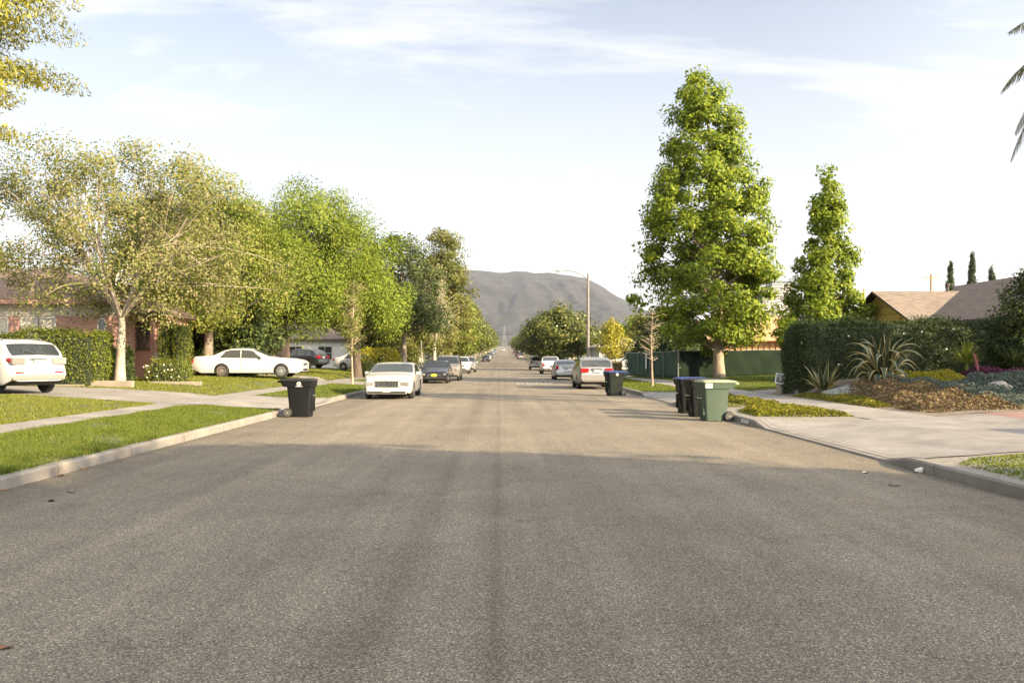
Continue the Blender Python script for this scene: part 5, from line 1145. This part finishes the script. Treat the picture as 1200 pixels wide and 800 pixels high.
# further houses down both sides, copies of one
ho = Vector((-20, 120, 1.0)); h = house_root('bungalow', 'low cream bungalow in the left yards, first beyond the white house', ho)
wallbox(h, -7, 6, -5, 5, -1.2, 2.6, M['siding_cream']); addroof(h, 'hip', -7, 6, -5, 5, 2.7, 4.4, .6, [M['roof_tan'], M['siding_white'], M['siding_cream']])
window(h, 0, 1.4, -5, 1.0, 2.2, M['pane'], M['siding_white'], mull=1); window(h, -3, -1.6, 6, 1.0, 2.2, M['pane'], M['siding_white'], axis='x', out=1, mull=1)
bung = h; h['group'] = 'bungalows down the street'
for i, (x, y_) in enumerate([(-21, 155), (-21, 195), (-20, 240), (21, 140), (22, 180), (22, 225), (22, 275)]):
    copy_thing(bung, (x+float(dr(y_)), y_, float(zr(y_))+.9), 0 if x < 0 else PI, 1.0, 'low cream bungalow far down the %s side, %s of the row' % ('left' if x < 0 else 'right', ordn[i if x < 0 else i-3]), 'bungalows down the street')
# neighbour's house beside the viewer
ho = Vector((21, 6, .5)); h = house_root('stucco_house', 'cream stucco house right beside the viewer, beyond the picture edge', ho)
wallbox(h, -4, 9, -7, 5.2, -.3, 2.9, M['siding_cream']); addroof(h, 'hip', -4, 9, -7, 5.2, 3.0, 5.0, .6, [M['roof_tan'], M['siding_white'], M['siding_cream']]); window(h, -3, -1.4, 5.2, 1.0, 2.2, M['pane'], M['siding_white'], out=1, mull=1)

# ------------------------------------------------------------------ fence
def fabric(name, c1, c2):
    m, nt, N, L, b = newmat(name)
    tc = N.new('ShaderNodeTexCoord'); w = N.new('ShaderNodeTexNoise'); w.inputs['Scale'].default_value = .8; w.inputs['Detail'].default_value = 5; L.new(tc.outputs['Object'], w.inputs['Vector'])
    r = N.new('ShaderNodeValToRGB'); r.color_ramp.elements[0].position = .35; r.color_ramp.elements[1].position = .68; r.color_ramp.elements[0].color = (*c1, 1); r.color_ramp.elements[1].color = (*c2, 1)
    L.new(w.outputs['Fac'], r.inputs['Fac']); L.new(r.outputs['Color'], b.inputs['Base Color']); b.inputs['Roughness'].default_value = .9; b.inputs['Specular IOR Level'].default_value = .08
    n = N.new('ShaderNodeTexNoise'); n.inputs['Scale'].default_value = 2.5; n.inputs['Detail'].default_value = 3; L.new(tc.outputs['Object'], n.inputs['Vector'])
    bp = N.new('ShaderNodeBump'); bp.inputs['Strength'].default_value = .6; bp.inputs['Distance'].default_value = .05; L.new(n.outputs['Fac'], bp.inputs['Height']); L.new(bp.outputs['Normal'], b.inputs['Normal'])
    return m
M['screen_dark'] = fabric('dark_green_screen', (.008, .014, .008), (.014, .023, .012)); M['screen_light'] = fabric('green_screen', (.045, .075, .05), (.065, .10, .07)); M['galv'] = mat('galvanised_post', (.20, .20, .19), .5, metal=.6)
def fence(label, p0, p1, h, m, n, seed):
    rnd = random.Random(seed); p0, p1 = Vector((*p0, zc(*p0))), Vector((*p1, zc(*p1))); d = p1-p0; ln = d.length; u = d.normalized(); nv = Vector((u.y, -u.x, 0)).normalized()
    root = empty('construction_fence', p0); tag(root, label, 'fence', 'green screened construction fence')
    NX = int(ln*5); P = np.zeros((NX+1, 9, 3))
    for i in range(NX+1):
        s_ = ln*i/NX; bay = (s_*n/ln) % 1
        for j in range(9):
            v = j/8; sag = .03*math.sin(PI*bay)*(v == 1)
            off = .035*math.sin(s_*2.3+v*3+seed)+.03*math.sin(s_*5.1+v*5)
            q = u*s_+nv*off*math.sin(PI*v); P[i, j] = (q.x, q.y, q.z+.04+(h-.05)*v-sag)
    b = MB(); b.grid(P); o = b.build('screen_panel', m, root, smooth=60, fix=False); sl = o.modifiers.new('t', 'SOLIDIFY'); sl.thickness = .008
    for k in range(n+1):
        q = u*(ln*k/n)-nv*.08; b = MB(); b.tube([(q.x, q.y, q.z-.2), (q.x, q.y, q.z+h+.03)], .03, 8); b.build('post', M['galv'], root)
    b = MB(); q0 = -nv*.08; q1 = d-nv*.08; b.tube([(q0.x, q0.y, q0.z+h-.01), (q1.x, q1.y, q1.z+h-.01)], .02, 6); b.build('top_rail', M['galv'], root)
    return root
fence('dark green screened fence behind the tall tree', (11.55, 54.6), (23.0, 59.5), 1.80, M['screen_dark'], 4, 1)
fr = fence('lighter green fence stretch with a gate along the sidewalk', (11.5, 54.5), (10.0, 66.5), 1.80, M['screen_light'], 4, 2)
b = MB(); b.span((10.52, 61.0, .85), (10.55, 61.45, 1.95)); o = b.build('notice_board', M['signwhite']); tag(o, 'narrow white notice hanging on the green fence', 'sign')
# ------------------------------------------------------------------ lamp, poles, signs
M['lamp_conc'] = mat('concrete_pole', (.17, .155, .135), .8, var=.1, vscale=5); M['polewood'] = mat('pole_wood', (.33, .20, .12), .85)
root = empty('street_lamp', (7.5, 72, .16)); tag(root, 'tall street lamp with a long curved arm over the road on the right', 'street lamp')
b = MB(); b.tube([(0, 0, -.2), (0, 0, 8.55)], [.15, .09], 12); b.build('pole', M['lamp_conc'], root, smooth=40)
b = MB(); b.tube([(0, 0, 8.0), (-.35, 0, 8.35), (-.9, 0, 8.66), (-1.6, 0, 8.82), (-2.2, 0, 8.83)], .035, 8); b.build('arm', M['lamp_conc'], root)
b = MB(); b.loft([[(x_, w_*math.cos(a), 8.83+h_*math.sin(a)-.02) for a in np.linspace(0, 2*PI, 12, endpoint=False)] for (x_, w_, h_) in ((-2.15, .04, .04), (-2.3, .13, .08), (-2.6, .15, .09), (-2.78, .05, .04))]); b.build('lamp_head', M['signgrey'], root, smooth=50)
def pole(label, x, y, h, arm):
    root = empty('utility_pole', (x, y, .6)); tag(root, label, 'utility pole', 'wooden utility poles'); b = MB(); b.tube([(0, 0, -.5), (0, 0, h)], [.19, .13], 10); b.build('pole', M['polewood'], root)
    if arm:
        b = MB(); b.span((-arm, -.06, h-.55), (arm, .06, h-.42)); c = b.build('crossarm', M['polewood'], root)
        b = MB()
        for k in (-.9, -.5, .5, .9): b.lathe([(.05, h-.42), (.07, h-.3), (.04, h-.22)], 8, 'z', (k*arm, 0, 0))
        b.build('insulator', M['signgrey'], c)
pole('brown utility pole with a crossarm above the tan roof', 55.7, 110, 11.8, 1.0); pole('shorter brown utility pole beside the yellow gable', 47.0, 110, 9.9, 0)
def sign(label, x, y, h, m, shape, size):
    root = empty('street_sign', (x, y, float(zr(y))+.17)); tag(root, label, 'street sign'); b = MB(); b.tube([(0, 0, -.2), (0, 0, h)], .03, 8); b.build('post', M['galv'], root)
    b = MB(); s_ = size/2; zz = h-.1
    if shape == 'diamond': q = [(0, -s_*1.2), (s_*1.2, 0), (0, s_*1.2), (-s_*1.2, 0)]
    else: q = [(-s_, -s_*1.25), (s_, -s_*1.25), (s_, s_*1.25), (-s_, s_*1.25)]
    b.loft([[(p[0], yy, zz+p[1]) for p in q] for yy in (-.045, -.033)]); b.build('plate', m, root)
M['signyellow'] = mat('sign_yellow', (.72, .42, .02), .5); M['signred'] = mat('sign_red', (.45, .04, .04), .5)
sign('yellow diamond warning sign on the right verge far down the street', 7.4, 178, 2.9, M['signyellow'], 'diamond', 1.0)
sign('red panel sign low on a post beyond the white pickup', 6.95, 132, 1.9, M['signred'], 'rect', .9)
sign('small dark red sign on the left verge beyond the pickups', -6.7, 160, 2.6, M['signred'], 'rect', .6)
b = MB(); b.tube([(0, 0, -.2), (0, 0, 2.9)], .04, 8); o = b.build('thin_post', M['galv']); o.location = (-6.75, 74, .2); tag(o, 'thin grey metal post before the yellow shrubs on the left', 'post')
# lattice pylon before the mountain
root = empty('pylon', (8, 1300, 17.0)); tag(root, 'pale lattice power pylon standing before the mountain', 'pylon'); b = MB(); hh = 33
for sx, sy in ((-1, -1), (1, -1), (1, 1), (-1, 1)): b.tube([(sx*4, sy*4, 0), (sx*1.2, sy*1.2, 20), (sx*.5, sy*.5, hh)], .13, 4)
for k in range(9):
    z0, z1 = hh*k/9, hh*(k+1)/9; w0, w1 = 4*(1-z0/hh)+.4, 4*(1-z1/hh)+.4
    for sy in (-1, 1): b.tube([(-w0, sy*w0, z0), (w1, sy*w1, z1)], .08, 4); b.tube([(w0, sy*w0, z0), (-w1, sy*w1, z1)], .08, 4)
b.build('tower', M['signgrey'], root)
b = MB()
for z0 in (22, 26, 30): b.tube([(-8, 0, z0), (0, 0, z0+1.2), (8, 0, z0)], .14, 4)
b.build('crossarm', M['signgrey'], root)
# ------------------------------------------------------------------ office towers
def facade(name, c1, c2, glassc, rh):
    m, nt, N, L, b = newmat(name)
    tc = N.new('ShaderNodeTexCoord'); br = N.new('ShaderNodeTexBrick'); br.offset = 0; br.inputs['Scale'].default_value = 1; br.inputs['Brick Width'].default_value = 90; br.inputs['Row Height'].default_value = rh; br.inputs['Mortar Size'].default_value = rh*.22; br.inputs['Mortar Smooth'].default_value = 0
    br.inputs['Color1'].default_value = (*glassc, 1); br.inputs['Color2'].default_value = (*glassc, 1); br.inputs['Mortar'].default_value = (*c1, 1); L.new(tc.outputs['UV'], br.inputs['Vector']); L.new(br.outputs['Color'], b.inputs['Base Color']); b.inputs['Roughness'].default_value = .5
    return m
M['fac'] = facade('banded_facade', (.33, .30, .27), (.5, .5, .5), (.09, .085, .085), 4.0); M['facg'] = mat('dark_glass_facade', (.05, .06, .075), .35)
def tower(label, x0, x1, y, h, dep, zb):
    root = empty('office_tower', ((x0+x1)/2, y, zb)); tag(root, label, 'office tower', 'office towers beyond the trees'); w = (x1-x0)/2
    b = MB(); b.span((-w, 0, -5), (w, dep, h)); o = b.build('facade', M['fac'], root); planar_uv(o.data)
    b = MB(); b.span((-w*1.35, dep*.2, -5), (-w-.2, dep, h*.97)); b.span((w+.2, dep*.2, -5), (w*1.3, dep, h*.95)); b.build('glass_core', M['facg'], root)
    b = MB(); b.span((-w*.8, dep*.2, h), (w*.6, dep*.8, h+4)); b.build('plant_room', M['facg'], root)
tower('pale banded office tower between the two tall trees', 384, 414, 1200, 84, 30, 22); tower('second banded office tower behind the tall tree', 355, 374, 1150, 60, 28, 22)
# ------------------------------------------------------------------ litter on the road
M['deadleaf'] = mat('dead_leaf', (.22, .10, .045), .8); M['paleleaf'] = mat('pale_petals', (.55, .50, .33), .8); M['darkleaf'] = mat('dark_leaf_litter', (.05, .035, .025), .8)
def fleaf(x, y, s_, m, rz, lab):
    b = MB(); n = 8; top = [(s_*(.5*math.cos(2*PI*k/n))*(1+.25*(k % 2)), s_*.32*math.sin(2*PI*k/n), .012+.02*s_*math.cos(k*1.7)*4) for k in range(n)]
    b.add(top+[(0, 0, .004)], [(k, (k+1) % n, n) for k in range(n)]); o = b.build('fallen_leaf', m, fix=False); o.location = (x, y, .0); o.rotation_euler = (0, 0, rz); tag(o, lab, 'fallen leaf', 'fallen leaves on the road')
for i, (px_, py_, s_, m, lab) in enumerate([(4, 759, .11, 'deadleaf', 'red brown fallen leaf at the lower left edge of the road'), (98, 549, .16, 'deadleaf', 'larger brown leaf lying in the left gutter'), (70, 557, .14, 'deadleaf', 'brown leaf in the left gutter, middle of three'), (6, 574, .14, 'deadleaf', 'brown leaf in the left gutter nearest the picture edge'), (60, 587, .12, 'darkleaf', 'dark leaf on the asphalt off the left gutter'), (84, 577, .10, 'darkleaf', 'small dark leaf on the asphalt below the left kerb'), (1014, 554, .12, 'paleleaf', 'pale leaf on the sunlit asphalt by the right driveway'), (1048, 569, .14, 'darkleaf', 'dark leaf on the right side of the road')]):
    d_ = 1650/(py_-419); fleaf((px_-585)*d_/1000, d_, s_, M[m], i*1.3, lab)
for i, (px_, py_) in enumerate([(18, 593), (30, 592)]):
    pass
rock('crumpled whitish lump lying in the right gutter', ((1077-585)*.0123, 12.3, .03), .06, 9, M['signwhite'], 'crumpled_paper'); bpy.data.objects['crumpled_paper']['category'] = 'litter'; del bpy.data.objects['crumpled_paper']['group']
# house number stencil on the right kerb (worn)
b = MB(); b.add([(6.094, 20.9, .025), (6.094, 21.55, .025), (6.112, 21.55, .115), (6.112, 20.9, .115)], [(0, 1, 2, 3)]); o = b.build('kerb_stencil', M['decal']); tag(o, 'worn whitish house number patch painted on the right kerb', 'kerb number')
b = MB()
for k in range(4): b.add([(6.091, 21.0+k*.13, .04), (6.091, 21.04+k*.13, .04), (6.106, 21.04+k*.13, .10), (6.106, 21.0+k*.13, .10)], [(0, 1, 2, 3)])
c = b.build('digit', M['signgrey'], o)
# ------------------------------------------------------------------ mountains
def vnoise(x, y, seed):
    rs = np.random.RandomState(seed); T = rs.random((256, 256)); xi = np.floor(x).astype(int); yi = np.floor(y).astype(int); fx = x-xi; fy = y-yi; fx = fx*fx*(3-2*fx); fy = fy*fy*(3-2*fy)
    g = lambda a, b: T[a % 256, b % 256]
    return (g(xi, yi)*(1-fx)+g(xi+1, yi)*fx)*(1-fy)+(g(xi, yi+1)*(1-fx)+g(xi+1, yi+1)*fx)*fy
nx, ny = 840, 220
mx_ = np.linspace(-4200, 4200, nx); my = np.linspace(2000, 4800, ny); X, Y = np.meshgrid(mx_, my)
D0 = 3500
prof_px = [-600, 0, 150, 300, 450, 553, 585, 615, 640, 668, 690, 705, 722, 742, 762, 800, 850, 1000, 1250, 1800]
prof_y = [385, 372, 352, 338, 322, 317.5, 320.5, 319.5, 321, 322.5, 329, 337, 348, 358, 370, 388, 397, 402, 405, 408]
ridge = np.interp(X, [(p-585)*D0/1000 for p in prof_px], [(419-q)*D0/1000 for q in prof_y])
ty = (Y-2000)/(D0-2000)
envl = np.where(ty < 1, np.clip(ty, 0, 1)**1.15, np.clip(1-(ty-1)*.9, 0, 1))
rid = 0; amp = 1.0
wx = X+120*vnoise(X/300, Y/300, 3)
for k, (sc_, a) in enumerate([(420, .26), (200, .22), (95, .15), (45, .08), (24, .04)]): rid = rid+a*(1-2*np.abs(vnoise(wx/sc_, Y/(sc_*2.2), 10+k)-.5))
Z = ridge*envl*(1-.62*(1-np.clip(ty, 0, 1))**.5*0-(.65-rid)*np.clip(1.06-ty, 0, 1)*2.4)+15
Z = np.where(ty <= 0, -5, Z); I = np.arange(X.size).reshape(X.shape); F = np.stack([I[:-1, :-1], I[:-1, 1:], I[1:, 1:], I[1:, :-1]], -1).reshape(-1, 4)
M['mtn'] = mat('scrub_mountain', (.007, .010, .007), .95, var=.3, vscale=.026, col2=(.026, .024, .017), bump=1.0, bscale=.03); 
o = link('mountains', np_mesh('mountains', np.stack([X, Y, Z], -1).reshape(-1, 3), F, M['mtn'], smooth=True)); tag(o, kind='structure')

# ------------------------------------------------------------------ air
HAZE = .62e-4
m = bpy.data.materials.new('haze_air'); m.use_nodes = True; nt = m.node_tree; nt.nodes.clear()
ou = nt.nodes.new('ShaderNodeOutputMaterial'); pv = nt.nodes.new('ShaderNodeVolumePrincipled'); pv.inputs['Color'].default_value = (.80, .85, 1.0, 1); pv.inputs['Density'].default_value = HAZE; pv.inputs['Anisotropy'].default_value = .2
nt.links.new(pv.outputs['Volume'], ou.inputs['Volume'])
b = MB(); b.span((-5600, -1000, -8), (5600, 5600, 460)); o = b.build('haze', m); tag(o, kind='stuff')

# ------------------------------------------------------------------ sky, sun, camera
EL, SX, SY = R(21), .78, -.626
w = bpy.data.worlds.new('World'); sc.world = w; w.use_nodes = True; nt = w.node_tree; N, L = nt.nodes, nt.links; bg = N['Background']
sky = N.new('ShaderNodeTexSky'); sky.sky_type = 'NISHITA'; sky.sun_disc = False; sky.sun_elevation = EL; sky.sun_rotation = math.atan2(SX, SY); sky.dust_density = 2.0; sky.air_density = 1.0; sky.ozone_density = 1.5
tc = N.new('ShaderNodeTexCoord'); sep = N.new('ShaderNodeSeparateXYZ'); L.new(tc.outputs['Generated'], sep.inputs[0])
def math_(op, a, b_):
    n = N.new('ShaderNodeMath'); n.operation = op
    for i, v in enumerate((a, b_)):
        if hasattr(v, 'is_linked'): L.new(v, n.inputs[i])
        else: n.inputs[i].default_value = v
    return n.outputs[0]
zz = math_('ADD', math_('MAXIMUM', sep.outputs['Z'], 0.0), .16)
cx = math_('DIVIDE', sep.outputs['X'], zz); cy = math_('DIVIDE', sep.outputs['Y'], zz); cmb = N.new('ShaderNodeCombineXYZ'); L.new(cx, cmb.inputs[0]); L.new(cy, cmb.inputs[1])
mp = N.new('ShaderNodeMapping'); mp.inputs['Rotation'].default_value = (0, 0, R(28)); mp.inputs['Scale'].default_value = (.6, 1.7, 1); mp.inputs['Location'].default_value = (3.1, 1.55, 0); L.new(cmb.outputs[0], mp.inputs['Vector'])
n1 = N.new('ShaderNodeTexNoise'); n1.inputs['Scale'].default_value = .95; n1.inputs['Detail'].default_value = 9; n1.inputs['Roughness'].default_value = .62; n1.inputs['Distortion'].default_value = .5; L.new(mp.outputs['Vector'], n1.inputs['Vector'])
rp = N.new('ShaderNodeValToRGB'); rp.color_ramp.elements[0].position = .40; rp.color_ramp.elements[0].color = (0, 0, 0, 1); rp.color_ramp.elements[1].position = .68; rp.color_ramp.elements[1].color = (1, 1, 1, 1); L.new(n1.outputs['Fac'], rp.inputs['Fac'])
hz = N.new('ShaderNodeMapRange'); hz.inputs['From Min'].default_value = .02; hz.inputs['From Max'].default_value = .38; hz.inputs['To Min'].default_value = .75; hz.inputs['To Max'].default_value = .22; L.new(sep.outputs['Z'], hz.inputs['Value'])
cov = math_('MAXIMUM', math_('MULTIPLY', rp.outputs['Color'], .85), hz.outputs['Result'])
hs = N.new('ShaderNodeHueSaturation'); hs.inputs['Saturation'].default_value = .85; hs.inputs['Value'].default_value = 1.12; L.new(sky.outputs['Color'], hs.inputs['Color'])
mx = N.new('ShaderNodeMix'); mx.data_type = 'RGBA'; L.new(cov, mx.inputs['Factor']); L.new(hs.outputs['Color'], mx.inputs['A']); mx.inputs['B'].default_value = (6.7, 6.45, 6.1, 1)
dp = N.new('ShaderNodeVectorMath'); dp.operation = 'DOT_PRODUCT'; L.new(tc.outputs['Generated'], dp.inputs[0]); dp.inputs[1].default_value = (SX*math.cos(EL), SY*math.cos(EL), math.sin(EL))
gl = N.new('ShaderNodeMapRange'); gl.interpolation_type = 'SMOOTHSTEP'; gl.inputs['From Min'].default_value = -.25; gl.inputs['From Max'].default_value = .9; gl.inputs['To Min'].default_value = .60; gl.inputs['To Max'].default_value = 1.7; L.new(dp.outputs['Value'], gl.inputs['Value'])   # added gain: dims the sky in view, brightens the unseen sun side for fill
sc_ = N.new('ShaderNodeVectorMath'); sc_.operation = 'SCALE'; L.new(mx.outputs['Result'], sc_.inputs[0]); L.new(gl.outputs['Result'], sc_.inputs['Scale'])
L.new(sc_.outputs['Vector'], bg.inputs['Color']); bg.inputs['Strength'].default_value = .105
sl = bpy.data.lights.new('sun', 'SUN'); sl.energy = 5.0; sl.angle = R(.5); sl.color = (1.0, .80, .53); so = bpy.data.objects.new('sun', sl); COL.objects.link(so)
so.rotation_euler = Vector((SX*math.cos(EL), SY*math.cos(EL), math.sin(EL))).to_track_quat('Z', 'Y').to_euler()
cam = bpy.data.cameras.new('camera'); co = bpy.data.objects.new('camera', cam); COL.objects.link(co); sc.camera = co
co.location = (0, 0, 1.65); co.rotation_euler = (PI/2, 0, 0); cam.sensor_width = 36; cam.lens = 30; cam.shift_x = 15/1200; cam.shift_y = 19/1200; cam.clip_end = 20000; cam.clip_start = .05
sc.view_settings.view_transform = 'Standard'; sc.view_settings.look = 'None'; sc.view_settings.gamma = 1; sc.view_settings.exposure = 1.67
sc.cycles.max_bounces = 6; sc.cycles.transparent_max_bounces = 8; sc.cycles.volume_bounces = 0
sc.cycles.use_denoising = True
